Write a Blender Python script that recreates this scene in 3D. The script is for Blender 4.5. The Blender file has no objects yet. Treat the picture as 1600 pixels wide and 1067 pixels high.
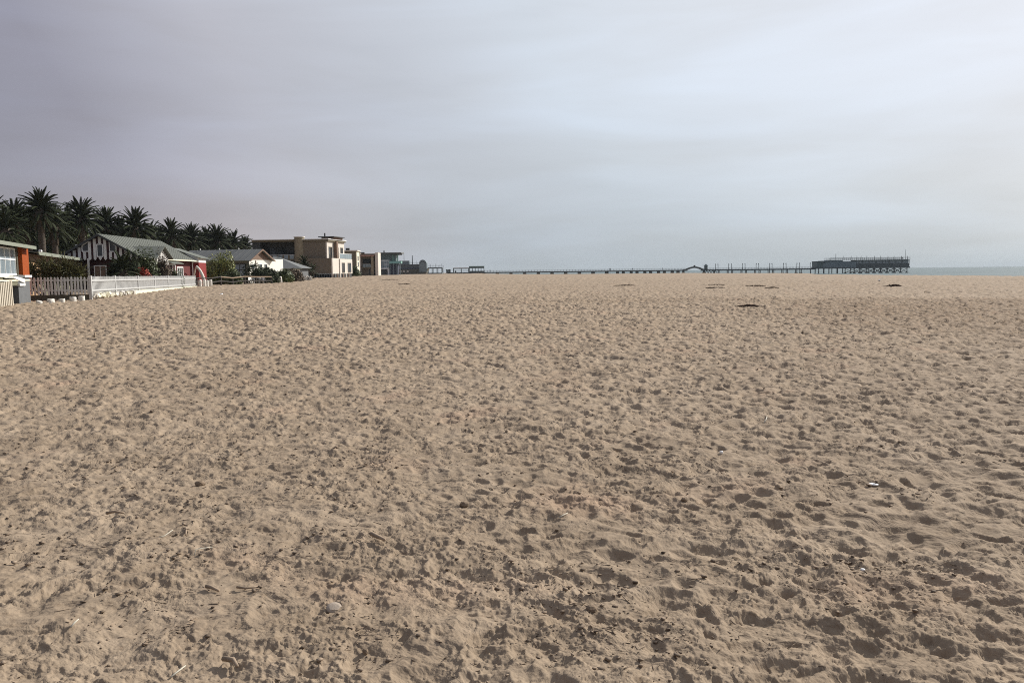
import bpy, bmesh, math, random
import numpy as np
from mathutils import Vector, Matrix
R = math.radians
random.seed(7)
sc = bpy.context.scene
COL = sc.collection

# ------------------------------------------------------------------ camera
EYE = 4.0                     # metres above the sea; the sand underfoot is at 2.4
F = 1300.0                    # focal length in photo pixels (1600 wide)
PITCH, ROLL = math.atan((533.5-424.6)/F), R(0.66)
cam = bpy.data.cameras.new('camera'); cam_o = bpy.data.objects.new('camera', cam); COL.objects.link(cam_o)
cam.sensor_width = 36; cam.lens = F/1600*36; cam.clip_start = 0.05; cam.clip_end = 60000
fw = Vector((0, math.cos(PITCH), -math.sin(PITCH)))
up0 = Vector((0, math.sin(PITCH), math.cos(PITCH))); rt0 = Vector((1, 0, 0))
rt = rt0*math.cos(ROLL) - up0*math.sin(ROLL); up = up0*math.cos(ROLL) + rt0*math.sin(ROLL)
m4 = Matrix.Identity(4)
for i in range(3):
    m4[i][0] = rt[i]; m4[i][1] = up[i]; m4[i][2] = -fw[i]
m4.translation = (0, 0, EYE); cam_o.matrix_world = m4
sc.camera = cam_o
def at(px, py, Y):
    """a photo pixel and a distance Y along the beach give a point of the place"""
    d = fw*F + rt*(px-800) - up*(py-533.5)
    return Vector((0, 0, EYE)) + d*(Y/d.y)
def hz(px): return 424.6 - (px-800)*math.tan(ROLL)

# ------------------------------------------------------------------ sky, sun, exposure
SUN_AZ, SUN_EL = R(52), R(31)          # azimuth to the right of the view axis (+Y)
sdir = Vector((math.sin(SUN_AZ)*math.cos(SUN_EL), math.cos(SUN_AZ)*math.cos(SUN_EL), math.sin(SUN_EL)))
w = bpy.data.worlds.new('World'); sc.world = w; w.use_nodes = True
nt = w.node_tree; nt.nodes.clear()
def N(t, **kw):
    n = nt.nodes.new(t)
    for k, v in kw.items(): setattr(n, k, v)
    return n
def L(a, b): nt.links.new(a, b)
def MA(op, a, b=None, c=None, clamp=False):
    n = N('ShaderNodeMath', operation=op); n.use_clamp = clamp
    for i, v in enumerate((a, b, c)):
        if v is None: continue
        if isinstance(v, (int, float)): n.inputs[i].default_value = v
        else: L(v, n.inputs[i])
    return n.outputs[0]
def VM(op, a, b=None):
    n = N('ShaderNodeVectorMath', operation=op)
    for i, v in enumerate((a, b)):
        if v is None: continue
        if isinstance(v, (tuple, list, Vector)): n.inputs[i].default_value = tuple(v)
        else: L(v, n.inputs[i])
    return n.outputs['Value'] if op == 'DOT_PRODUCT' else n.outputs[0]
def RAMP(f, stops):
    n = N('ShaderNodeValToRGB'); cr = n.color_ramp
    while len(cr.elements) > 1: cr.elements.remove(cr.elements[-1])
    for i, (p, c) in enumerate(stops):
        e = cr.elements[0] if i == 0 else cr.elements.new(p)
        e.position = p; e.color = (*c, 1)
    L(f, n.inputs[0]); return n.outputs[0]
def MIXC(f, a, b, mode='MIX'):
    n = N('ShaderNodeMix', data_type='RGBA', blend_type=mode)
    for k, v in ((0, f), (6, a), (7, b)):
        if isinstance(v, (int, float)): n.inputs[k].default_value = v
        elif isinstance(v, tuple): n.inputs[k].default_value = (*v, 1) if len(v) == 3 else v
        else: L(v, n.inputs[k])
    return n.outputs[2]
tc = N('ShaderNodeTexCoord'); D = tc.outputs['Generated']
sep = N('ShaderNodeSeparateXYZ'); L(D, sep.inputs[0])
sky = N('ShaderNodeTexSky'); sky.sky_type = 'NISHITA'; sky.sun_disc = False
sky.sun_elevation = SUN_EL; sky.sun_rotation = SUN_AZ; sky.dust_density = 3; sky.altitude = 0
nis = MIXC(1.0, sky.outputs[0], (0.1, 0.1, 0.1), 'MULTIPLY')
# a thin layer of stratus over that sky: brighter towards the veiled sun, streaked by the wind
ang = MA('MULTIPLY_ADD', VM('DOT_PRODUCT', D, sdir), 0.5, 0.5)
elev = MA('MAXIMUM', sep.outputs[2], 0.0)
den = MA('ADD', elev, 0.10)
px = MA('DIVIDE', sep.outputs[0], den); py = MA('DIVIDE', sep.outputs[1], den)
cmb = N('ShaderNodeCombineXYZ'); L(px, cmb.inputs[0]); L(py, cmb.inputs[1])
def NOISE(v, s, det=4, rough=.5, dist=0.):
    n = N('ShaderNodeTexNoise'); L(v, n.inputs['Vector']); n.inputs['Scale'].default_value = s
    n.inputs['Detail'].default_value = det; n.inputs['Roughness'].default_value = rough
    n.inputs['Distortion'].default_value = dist; return n.outputs[0]
def MAP(v, sc_, rot=0, loc=(0, 0, 0)):
    n = N('ShaderNodeMapping'); L(v, n.inputs[0]); n.inputs['Scale'].default_value = sc_
    n.inputs['Rotation'].default_value = (0, 0, rot); n.inputs['Location'].default_value = loc; return n.outputs[0]
cl1 = NOISE(MAP(cmb.outputs[0], (0.30, 0.30, 1), R(25), (3.1, 1.7, 0)), 1.0, 5, .5, .3)
cl2 = NOISE(MAP(D, (1.2, 1.2, 7), 0, (.3, 2.2, 0)), 2.2, 4, .5, .4)
cl = MA('ADD', MA('MULTIPLY', cl1, .5), MA('MULTIPLY', cl2, .5))
base = RAMP(ang, [(0.0, (.29, .30, .37)), (0.55, (.285, .29, .37)), (0.625, (.325, .325, .40)), (0.70, (.54, .55, .625)), (0.80, (.65, .70, .785)),
                  (0.83, (.69, .755, .845)), (0.90, (.76, .81, .89)), (0.957, (.76, .80, .88)), (1.0, (.95, .95, 1.0))])
# near the horizon one looks through much more air: paler, even blue-grey
hzf = MA('POWER', MA('SUBTRACT', 1.0, elev, clamp=True), 9)
hzc = RAMP(ang, [(0.0, (.34, .34, .37)), (0.58, (.40, .375, .385)), (0.66, (.51, .47, .475)), (0.76, (.445, .505, .55)), (0.90, (.50, .575, .625)), (1.0, (.8, .83, .85))])
c1 = MIXC(MA('MULTIPLY', hzf, .9), base, hzc)
mod = MA('MULTIPLY_ADD', MA('SUBTRACT', cl, .5), 0.75, 1.0)
n_ = N('ShaderNodeCombineColor'); 
for i in range(3): L(mod, n_.inputs[i])
c2 = MIXC(1.0, c1, n_.outputs[0], 'MULTIPLY')
tint = MIXC(MA('MULTIPLY_ADD', cl2, 3.0, -1.1, clamp=True), (1.0, .988, .972), (.98, 1.0, 1.025))
c3 = MIXC(1.0, c2, tint, 'MULTIPLY')
c4 = MIXC(0.93, nis, c3)
bg = N('ShaderNodeBackground'); L(c4, bg.inputs[0]); bg.inputs[1].default_value = .84
wo = N('ShaderNodeOutputWorld'); L(bg.outputs[0], wo.inputs[0])

sl = bpy.data.lights.new('sun', 'SUN'); so = bpy.data.objects.new('sun', sl); COL.objects.link(so)
sl.energy = 4.8; sl.angle = R(1.2); sl.color = (1, .95, .88)
so.rotation_euler = sdir.to_track_quat('Z', 'Y').to_euler()
vs = sc.view_settings
vs.view_transform = 'Standard'; vs.look = 'None'; vs.exposure = .25; vs.gamma = 1; vs.use_curve_mapping = False
sc.cycles.pixel_filter_type = 'BLACKMAN_HARRIS'; sc.cycles.filter_width = 1.05
sc.cycles.use_denoising = False          # 128 samples are clean enough; keeps the grain of the sand

# ------------------------------------------------------------------ materials
def mat(name, col, rough=.8, spec=.3, metal=0., var=.12, vscale=3., bump=.0, bscale=30., alpha=None, streak=None, col2=None, coords='Object'):
    """principled material with a procedural colour variation and fine relief"""
    global nt
    m = bpy.data.materials.new(name); m.use_nodes = True; nt = m.node_tree
    b = nt.nodes['Principled BSDF']; b.inputs['Roughness'].default_value = rough
    b.inputs['Specular IOR Level'].default_value = spec; b.inputs['Metallic'].default_value = metal
    t = N('ShaderNodeTexCoord').outputs[coords]
    v = MAP(t, streak) if streak else t
    n1 = NOISE(v, vscale, 6, .6)
    lo = tuple(c*(1-var) for c in col); hi = tuple(min(1, c*(1+var)) for c in (col2 or col))
    c = RAMP(n1, [(.28, lo), (.72, hi)])
    L(c, b.inputs['Base Color'])
    if bump:
        bn = N('ShaderNodeBump'); bn.inputs['Strength'].default_value = 1; bn.inputs['Distance'].default_value = bump
        L(NOISE(v, bscale, 4, .6), bn.inputs['Height']); L(bn.outputs[0], b.inputs['Normal'])
    return m

# ------------------------------------------------------------------ the beach
def _hash(ix, iy, s):
    h = (ix.astype(np.int64)*374761393 + iy.astype(np.int64)*668265263 + s*1274126177) & 0xffffffff
    h = ((h ^ (h >> 13))*1274126177) & 0xffffffff
    h = ((h ^ (h >> 16))*2246822519) & 0xffffffff
    return (h ^ (h >> 15)) & 0xffffffff
def rnd(ix, iy, s): return (_hash(ix, iy, s) & 0xffff).astype(np.float32)/65535.
def perlin(x, y, s=0):
    ix = np.floor(x); iy = np.floor(y); fx = (x-ix).astype(np.float32); fy = (y-iy).astype(np.float32)
    ix = ix.astype(np.int64); iy = iy.astype(np.int64)
    u = fx*fx*fx*(fx*(fx*6-15)+10); v = fy*fy*fy*(fy*(fy*6-15)+10)
    def g(dx, dy):
        a = rnd(ix+dx, iy+dy, s)*6.2831853
        return np.cos(a)*(fx-dx) + np.sin(a)*(fy-dy)
    a = g(0, 0); b = g(1, 0); c = g(0, 1); d = g(1, 1)
    return (a + u*(b-a) + v*((c+v*0-a) + u*(a-b-c+d)))*1.5
def sstep(a, b, x):
    t = np.clip((x-a)/(b-a), 0, 1); return t*t*(3-2*t)
LAND = [(420, -400), (230, -120), (128, 20), (84, 104), (72, 140), (76, 190), (96, 277), (112, 370), (100, 450), (50, 505), (5, 548), (-25, 590), (-30, 700),
        (-60, 1400), (-500, 3000), (-9000, 9000), (-9000, -9000), (600, -9000)]
def shore(x, y):
    """signed distance to the crest of the beach, positive inland"""
    x = np.asarray(x, dtype=np.float64); y = np.asarray(y, dtype=np.float64)
    dmin = np.full(x.shape, 1e9); ins = np.zeros(x.shape, bool); n = len(LAND)
    for i in range(n):
        ax, ay = LAND[i]; bx, by = LAND[(i+1) % n]
        ex, ey = bx-ax, by-ay
        t = np.clip(((x-ax)*ex+(y-ay)*ey)/(ex*ex+ey*ey), 0, 1)
        dmin = np.minimum(dmin, np.hypot(x-ax-t*ex, y-ay-t*ey))
        c = (ay > y) != (by > y)
        if by != ay: ins ^= c & (x < ex*(y-ay)/(by-ay)+ax)
    return np.where(ins, dmin, -dmin)
def terrain(x, y):
    x = np.asarray(x, dtype=np.float64); y = np.asarray(y, dtype=np.float64)
    z = np.full(x.shape, EYE-1.6)
    z = z + .24*sstep(42, 78, y)*sstep(0, -26, x)
    z = z + .62*sstep(85, 165, y)*sstep(45, -34, x)
    z = z - .16*sstep(165, 330, y)*sstep(45, -34, x)
    z = z - .25*sstep(140, 400, y)*sstep(-70, 20, x)
    z = z + .05*np.sin(x*.07+1.3)*np.sin(y*.045) + .03*np.sin(x*.19)*np.sin(y*.13+2)
    s = shore(x, y) + 4*np.sin(x*.05+y*.03)
    z = z - np.where(s < 0, .13*np.minimum(-s, 8)**1.15*.8 + .09*np.maximum(-s-8, 0), 0)
    return np.maximum(z, -6.)
def tz(x, y): return float(terrain(np.array([x]), np.array([y]))[0])

def pits(x, y, cell, prob, ra, rb, dep, rim, seed, wall=.55):
    out = np.zeros(x.shape, np.float32)
    cx = np.floor(x/cell).astype(np.int64); cy = np.floor(y/cell).astype(np.int64)
    for dx in (-1, 0, 1):
        for dy in (-1, 0, 1):
            ix = cx+dx; iy = cy+dy
            px_ = (ix + rnd(ix, iy, seed))*cell; py_ = (iy + rnd(ix, iy, seed+1))*cell
            on = rnd(ix, iy, seed+2) < prob
            a = rnd(ix, iy, seed+3)*3.14159; k = .65 + .7*rnd(ix, iy, seed+4)
            d0 = dep*(.35 + rnd(ix, iy, seed+5))
            ca = np.cos(a); sa = np.sin(a); ux = (x-px_).astype(np.float32); uy = (y-py_).astype(np.float32)
            lx = (ux*ca+uy*sa)/(ra*k); ly = (-ux*sa+uy*ca)/(rb*k)
            t = np.sqrt(lx*lx+ly*ly)
            h = -d0*(1-sstep(wall, 1.0, t)) - d0*.25*lx*(t < .8) + rim*(d0/dep)*np.exp(-((t-1.15)/.22)**2)
            out += np.where(on, h, 0)
    return out
def dimples(x, y, cell, ra, rb, seed):
    """trodden sand: shallow bowls that meet in sharp ridges (lower envelope of many paraboloids)"""
    out = np.full(x.shape, 9., np.float32)
    cx = np.floor(x/cell).astype(np.int64); cy = np.floor(y/cell).astype(np.int64)
    for dx in (-1, 0, 1):
        for dy in (-1, 0, 1):
            ix = cx+dx; iy = cy+dy
            ux = (x-(ix+rnd(ix, iy, seed))*cell).astype(np.float32); uy = (y-(iy+rnd(ix, iy, seed+1))*cell).astype(np.float32)
            a = rnd(ix, iy, seed+3)*3.14159; k = .55+.8*rnd(ix, iy, seed+4); ca = np.cos(a); sa = np.sin(a)
            lx = (ux*ca+uy*sa)/(ra*k); ly = (-ux*sa+uy*ca)/(rb*k)
            out = np.minimum(out, lx*lx+ly*ly + .55*rnd(ix, iy, seed+5))
    return np.minimum(out, 1.)
def relief(x, y):
    r = np.hypot(x, y); k = 1.45
    return (.70*trodden(x*k, y*k, x, y)*(1+.25*sstep(5, 12, r)+1.5*sstep(8, 40, r)+.3*sstep(40, 110, r))).astype(np.float32)
def trodden(x, y, X, Y):
    n1 = perlin(x*3.1, y*3.1, 11); n2 = perlin(x*3.1, y*3.1, 13); n3 = perlin(x*11, y*11, 12); n4 = perlin(x*11, y*11, 14)
    wx = x + .055*n1 + .014*n3; wy = y + .055*n2 + .014*n4
    fx = wx + .006*perlin(x*40, y*40, 15); fy = wy + .006*perlin(x*40, y*40, 16)
    loose = .5+.5*np.maximum(sstep(-1.8, 1.0, X-.05*Y), sstep(7, 20, Y))        # heaped up on the seaward side, trodden flatter on the other
    churn = sstep(-.35, .45, perlin(x*.6, y*.6, 21)*.8 + perlin(x*2.1, y*2.1, 22)*.6 + .25*(1-loose) + .12)
    h = .026*perlin(x*.8, y*.8, 1) + .016*perlin(wx*2.4, wy*2.4, 2)
    h += loose*(.054*(dimples(fx, fy, .25, .19, .12, 31)-.6) + .040*(dimples(wx, wy, .70, .46, .27, 41)-.6))
    h += (.35+.65*churn)*.018*(dimples(fx, fy, .12, .095, .06, 51)-.6)
    st = perlin(fx*5.5, fy*5.5, 66); h += .011*(.5+.5*churn)*(sstep(.14, .18, st) + sstep(-.34, -.30, st))
    st = perlin(fx*14, fy*14, 67); h += .007*(.1+.9*churn)*sstep(.20, .27, st)
    cr = perlin(x*22, y*22, 63); h += .010*churn*sstep(.50, .57, cr)
    cr = perlin(x*45, y*45, 64); h += .006*(.1+.9*churn)*sstep(.44, .52, cr)
    return h

def build_sand():
    # one sheet, polar round the place where one stands; fine near by, coarse far off and behind
    a_in = np.linspace(-R(37), R(37), 900)
    k = np.cumsum(np.geomspace(R(.12), R(7), 40)); k = k/k[-1]*R(143)
    ang_ = np.concatenate([(-R(37)-k[:-1])[::-1], a_in, R(37)+k])       # closes on itself at the back
    rr = [.35]
    while rr[-1] < 4200:
        r = rr[-1]
        st = .03 if r < 2.4 else .0026 if r < 8 else .004 if r < 45 else .006 if r < 120 else .014 if r < 700 else .06
        rr.append(r*(1+st))
    rr = np.array(rr); na, nr = len(ang_), len(rr)
    x = (rr[:, None]*np.sin(ang_)[None]).ravel(); y = (rr[:, None]*np.cos(ang_)[None]).ravel()
    z = terrain(x, y)
    sel = (np.hypot(x, y) < 260) & (np.abs(np.arctan2(x, y)) < R(60))
    fade = sstep(-9, 1, shore(x[sel], y[sel]))
    z[sel] += relief(x[sel], y[sel])*(.25+.75*fade)
    co = np.stack([x, y, z], 1).astype(np.float32)
    i = np.arange(nr-1)[:, None]*na; j = np.arange(na)[None]; j2 = (j+1) % na
    q = np.stack([i+j, i+j2, i+na+j2, i+na+j], -1).reshape(-1, 4)[:, ::-1].astype(np.int32)
    nv = len(co); cen = np.array([[0, 0, tz(0, 0)]], np.float32); co = np.concatenate([co, cen])
    tri = np.stack([np.arange(na), np.full(na, nv), (np.arange(na)+1) % na], 1)[:, ::-1].astype(np.int32)
    me = bpy.data.meshes.new('sand')
    me.vertices.add(len(co)); me.vertices.foreach_set('co', co.ravel())
    lv = np.concatenate([q.ravel(), tri.ravel()]); me.loops.add(len(lv)); me.loops.foreach_set('vertex_index', lv)
    ls = np.concatenate([np.arange(len(q))*4, len(q)*4+np.arange(na)*3]).astype(np.int32)
    me.polygons.add(len(ls)); me.polygons.foreach_set('loop_start', ls)
    me.polygons.foreach_set('use_smooth', np.ones(len(ls), bool))
    me.update(calc_edges=True)
    print('SAND', nv, len(q))
    return me
def sand_material():
    global nt
    m = bpy.data.materials.new('dry_sand'); m.use_nodes = True; nt = m.node_tree
    b = nt.nodes['Principled BSDF']; b.inputs['Roughness'].default_value = .95; b.inputs['Specular IOR Level'].default_value = .12
    o = N('ShaderNodeTexCoord').outputs['Object']
    big = NOISE(o, .22, 4, .6); mid = NOISE(o, 1.6, 6, .65, .3); fine = NOISE(o, 14, 6, .7); grain = NOISE(o, 260, 3, .8)
    c = RAMP(mid, [(.30, (.274, .2125, .1505)), (.52, (.322, .253, .182)), (.75, (.369, .295, .217))])
    c = MIXC(MA('MULTIPLY_ADD', big, 2.2, -.75, clamp=True), c, MIXC(1., c, (.90, .885, .87), 'MULTIPLY'))
    c = MIXC(MA('MULTIPLY_ADD', fine, 4.5, -2.5, clamp=True), c, MIXC(1., c, (.70, .655, .61), 'MULTIPLY'))   # dark heavy-mineral specks
    c = MIXC(MA('MULTIPLY_ADD', grain, 3., -1.2, clamp=True), MIXC(1., c, (.86, .85, .84), 'MULTIPLY'), c)
    damp = NOISE(MAP(o, (.05, .11, 1)), 1., 4, .6, .4); c = MIXC(MA('MULTIPLY_ADD', damp, 5., -2.75, clamp=True), c, MIXC(1., c, (.84, .81, .78), 'MULTIPLY'))
    pink = NOISE(o, .8, 3, .5); c = MIXC(MA('MULTIPLY_ADD', pink, 5, -2.9, clamp=True), c, MIXC(1., c, (1.05, .965, .94), 'MULTIPLY'))
    sp0 = N('ShaderNodeSeparateXYZ'); L(o, sp0.inputs[0]); dry = MA('MULTIPLY_ADD', sp0.outputs[1], .07, -.45, clamp=True)  # the dry factor is a ramp that rises with distance
    c = MIXC(MA('MULTIPLY', dry, MA('MULTIPLY_ADD', big, 1.2, .4, clamp=True)), c, MIXC(1., c, (1.13, 1.13, 1.13), 'MULTIPLY'))   # sand made paler with distance
    pv_ = N('ShaderNodeVectorMath', operation='LENGTH'); L(MAP(o, (1/11, 1/15, 0), 0, (-19/11, -25/15, 0)), pv_.inputs[0])
    pt = MA('MULTIPLY', MA('SUBTRACT', MA('MULTIPLY_ADD', NOISE(o, .35, 5, .6), .9, .75), pv_.outputs['Value'], clamp=True), 1.6, clamp=True)
    c = MIXC(pt, c, MIXC(1., c, (.83, .80, .77), 'MULTIPLY'))                                                  # a patch of damp brown sand
    # wet sand down at the waterline
    sp = N('ShaderNodeSeparateXYZ'); L(o, sp.inputs[0])
    wet = MA('MULTIPLY_ADD', sp.outputs[2], -1.1, 1.9, clamp=True)
    c = MIXC(wet, c, MIXC(1., c, (.5, .5, .52), 'MULTIPLY'))
    L(c, b.inputs['Base Color'])
    h = MA('ADD', MA('MULTIPLY', NOISE(o, 2.6, 5, .62, .5), .07), MA('ADD', MA('MULTIPLY', NOISE(o, 16, 4, .6), .009), MA('MULTIPLY', NOISE(o, 120, 3, .6), .0016)))
    bn = N('ShaderNodeBump'); bn.inputs['Strength'].default_value = .9; bn.inputs['Distance'].default_value = 1
    L(h, bn.inputs['Height']); L(bn.outputs[0], b.inputs['Normal'])
    return m
def structure(o, name=None):
    o['kind'] = 'structure'; return o
sand = bpy.data.objects.new('sand', build_sand()); COL.objects.link(sand); structure(sand)
sand.data.materials.append(sand_material())

# ------------------------------------------------------------------ the sea
def sea_material():
    global nt
    m = bpy.data.materials.new('sea_water'); m.use_nodes = True; nt = m.node_tree
    b = nt.nodes['Principled BSDF']; b.inputs['Specular IOR Level'].default_value = .22; b.inputs['IOR'].default_value = 1.33
    o = N('ShaderNodeTexCoord').outputs['Object']
    v = MAP(o, (.35, 1, 1), R(-20))
    n1 = NOISE(v, .012, 5, .6); n2 = NOISE(v, .12, 5, .6, .4)
    c = RAMP(n1, [(.3, (.06, .095, .096)), (.7, (.105, .15, .147))])
    foam = MA('MULTIPLY_ADD', NOISE(MAP(o, (.3, 1.6, 1), R(-20)), .05, 6, .7, .6), 9, -5.9, clamp=True)
    c = MIXC(foam, c, (.62, .66, .66))
    L(c, b.inputs['Base Color'])
    L(MA('MULTIPLY_ADD', foam, .4, .38), b.inputs['Roughness'])
    bn = N('ShaderNodeBump'); bn.inputs['Strength'].default_value = 1; bn.inputs['Distance'].default_value = 1.
    L(MA('ADD', MA('MULTIPLY', n2, 1.2), MA('MULTIPLY', NOISE(v, .9, 4, .6), .18)), bn.inputs['Height']); L(bn.outputs[0], b.inputs['Normal'])
    return m
def build_sea():
    bm = bmesh.new(); rs = [0]+list(np.geomspace(30, 6000, 60)); na = 180; rows = []
    for r in rs[1:]:
        rows.append([bm.verts.new((r*math.sin(a*2*math.pi/na), r*math.cos(a*2*math.pi/na), .12*math.sin(r*.21+a*.31)*math.sin(a*.9+r*.05) if r < 1500 else 0)) for a in range(na)])
    for i in range(len(rows)-1):
        for a in range(na): bm.faces.new((rows[i][a], rows[i][(a+1) % na], rows[i+1][(a+1) % na], rows[i+1][a]))
    bm.faces.new(rows[0][::-1])
    me = bpy.data.meshes.new('sea'); bmesh.ops.recalc_face_normals(bm, faces=bm.faces)
    for f in bm.faces: f.smooth = True
    bm.to_mesh(me); bm.free(); return me
sea = bpy.data.objects.new('sea', build_sea()); COL.objects.link(sea); structure(sea)
sea.data.materials.append(sea_material())

# ------------------------------------------------------------------ litter: crumbs of dark kelp, twigs and clods strewn over the sand
def sand_z(x, y):
    x = np.asarray(x, dtype=np.float64); y = np.asarray(y, dtype=np.float64)
    return terrain(x, y) + relief(x, y)
def build_litter(n=44000, seed=3):
    rg = np.random.default_rng(seed)
    r = 2.3*np.exp(rg.random(n)*math.log(30/2.3)); a = (rg.random(n)-.5)*R(84)
    x = r*np.sin(a); y = r*np.cos(a)
    dens = .15 + .45*sstep(2, -4, x) + 1.3*perlin(x*1.1, y*1.1, 91); keep = rg.random(n) < np.clip(dens, .03, 1)
    x, y = x[keep], y[keep]; n = len(x); z = sand_z(x, y); r = np.hypot(x, y)
    twig = rg.random(n) < .5
    ln = np.where(twig, .012+.06*rg.random(n)**3, .005+.020*rg.random(n)**3)*(1+.03*r)
    wd = np.where(twig, .0022+.002*rg.random(n), ln*(.5+.4*rg.random(n)))*(1+.03*r)
    an = rg.random(n)*math.pi*2; tilt = (rg.random(n)-.4)*.5
    dx, dy = np.cos(an), np.sin(an)
    P = np.stack([x, y, z+wd*.35], 1)
    d = np.stack([dx*np.cos(tilt), dy*np.cos(tilt), np.sin(tilt)], 1); s_ = np.stack([-dy, dx, np.zeros(n)], 1); u = np.cross(d, s_)
    V = np.zeros((n, 8, 3)); 
    for k, (i, sx, sz) in enumerate([(0, -1, -1), (0, 1, -1), (0, 1, 1), (0, -1, 1), (1, -1, -1), (1, 1, -1), (1, 1, 1), (1, -1, 1)]):
        jit = .55+.6*rg.random((n, 1))
        V[:, k] = P + d*((i-.5)*ln)[:, None]*jit + s_*(sx*wd*.5)[:, None]*jit + u*(sz*wd*np.where(twig, .45, .2))[:, None]*jit
    q = np.array([[0, 3, 2, 1], [4, 5, 6, 7], [0, 1, 5, 4], [1, 2, 6, 5], [2, 3, 7, 6], [3, 0, 4, 7]])
    fc = (np.arange(n)[:, None, None]*8 + q[None]).reshape(-1, 4).astype(np.int32)
    me = bpy.data.meshes.new('beach_litter'); me.vertices.add(n*8); me.vertices.foreach_set('co', V.astype(np.float32).ravel())
    me.loops.add(fc.size); me.loops.foreach_set('vertex_index', fc.ravel())
    me.polygons.add(len(fc)); me.polygons.foreach_set('loop_start', (np.arange(len(fc))*4).astype(np.int32))
    me.update(calc_edges=True); return me
lit = bpy.data.objects.new('beach_litter', build_litter()); COL.objects.link(lit)
lit['kind'] = 'stuff'; lit['label'] = 'crumbs of dark dried kelp, twigs and clods strewn over the sand'; lit['category'] = 'beach litter'
lit.data.materials.append(mat('dry_kelp_crumbs', (.085, .06, .042), .9, .2, var=.7, vscale=23., col2=(.21, .16, .115)))

# ------------------------------------------------------------------ mesh helpers
class MB:
    """collects boxes, prisms, tubes; build() links them as ONE mesh object"""
    def __init__(s): s.v = []; s.f = []
    def poly(s, pts, faces):
        o = len(s.v); s.v += [tuple(p) for p in pts]; s.f += [tuple(i+o for i in f) for f in faces]; return s
    def box(s, x0, x1, y0, y1, z0, z1):
        return s.poly([(x0, y0, z0), (x1, y0, z0), (x1, y1, z0), (x0, y1, z0), (x0, y0, z1), (x1, y0, z1), (x1, y1, z1), (x0, y1, z1)],
                      [(0, 3, 2, 1), (4, 5, 6, 7), (0, 1, 5, 4), (1, 2, 6, 5), (2, 3, 7, 6), (3, 0, 4, 7)])
    def prism(s, outline, axis, a, b):
        """outline of 2D points in the plane across axis, drawn out from a to b"""
        n = len(outline)
        def P(p, t): return (t, p[0], p[1]) if axis == 'x' else (p[0], t, p[1]) if axis == 'y' else (p[0], p[1], t)
        return s.poly([P(p, a) for p in outline]+[P(p, b) for p in outline],
                      [tuple(range(n)), tuple(range(2*n-1, n-1, -1))]+[(i, (i+1) % n, n+(i+1) % n, n+i) for i in range(n)])
    def slab(s, a, b, c, d, t):
        """a sheet over four corners, t thick downwards"""
        q = [Vector(p) for p in (a, b, c, d)]; w = [p-Vector((0, 0, t)) for p in q]
        return s.poly(q+w, [(0, 1, 2, 3), (7, 6, 5, 4), (0, 4, 5, 1), (1, 5, 6, 2), (2, 6, 7, 3), (3, 7, 4, 0)])
    def tube(s, pts, rad, seg=6, cap=True):
        pts = [Vector(p) for p in pts]; n = len(pts)
        rad = rad if isinstance(rad, (list, tuple)) else [rad]*n
        o = len(s.v); ref = Vector((0, 0, 1))
        for i, p in enumerate(pts):
            t = (pts[min(i+1, n-1)]-pts[max(i-1, 0)]).normalized()
            r_ = Vector((1, 0, 0)) if abs(t.dot(ref)) > .95 else ref
            a = t.cross(r_).normalized(); b = t.cross(a)
            for k in range(seg):
                th = 2*math.pi*k/seg; s.v.append(tuple(p + (a*math.cos(th)+b*math.sin(th))*rad[i]))
        for i in range(n-1):
            for k in range(seg):
                s.f.append((o+i*seg+k, o+i*seg+(k+1) % seg, o+(i+1)*seg+(k+1) % seg, o+(i+1)*seg+k))
        if cap:
            s.f.append(tuple(o+k for k in range(seg))[::-1]); s.f.append(tuple(o+(n-1)*seg+k for k in range(seg)))
        return s
    def bar(s, a, b, w_, h_=None):
        """a square bar from a to b"""
        a = Vector(a); b = Vector(b); h_ = h_ or w_; t = (b-a).normalized()
        r_ = Vector((0, 0, 1)) if abs(t.z) < .95 else Vector((1, 0, 0))
        u = t.cross(r_).normalized()*w_/2; v = t.cross(u).normalized()*h_/2
        q = [-u-v, u-v, u+v, -u+v]
        return s.poly([a+k for k in q]+[b+k for k in q], [(3, 2, 1, 0), (4, 5, 6, 7), (0, 1, 5, 4), (1, 2, 6, 5), (2, 3, 7, 6), (3, 0, 4, 7)])
    def mesh(s, name, m, smooth=False):
        me = bpy.data.meshes.new(name); me.from_pydata(s.v, [], s.f); me.validate()
        bm = bmesh.new(); bm.from_mesh(me); bmesh.ops.recalc_face_normals(bm, faces=bm.faces)
        if smooth:
            for f in bm.faces: f.smooth = True
        bm.to_mesh(me); bm.free(); me.materials.append(m); return me
    def build(s, name, m, parent=None, smooth=False):
        return link(name, s.mesh(name, m, smooth), parent)
def link(name, me, parent=None, loc=None, rz=None, scale=None):
    o = bpy.data.objects.new(name, me); COL.objects.link(o)
    if parent is not None: o.parent = parent
    if loc is not None: o.location = loc
    if rz is not None: o.rotation_euler.z = rz
    if scale is not None: o.scale = (scale,)*3 if isinstance(scale, (int, float)) else scale
    return o
def tag(o, label, cat, group=None):
    o['label'] = label; o['category'] = cat
    if group: o['group'] = group
    return o
def thing(name, label, cat, loc, rz=0, group=None):
    o = bpy.data.objects.new(name, None); COL.objects.link(o); o.location = loc; o.rotation_euler.z = rz
    o.empty_display_size = .3
    return tag(o, label, cat, group)
def copy_tree(o, parent=None):
    c = o.copy(); COL.objects.link(c); c.parent = parent
    for ch in list(o.children): copy_tree(ch, c)
    return c
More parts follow.
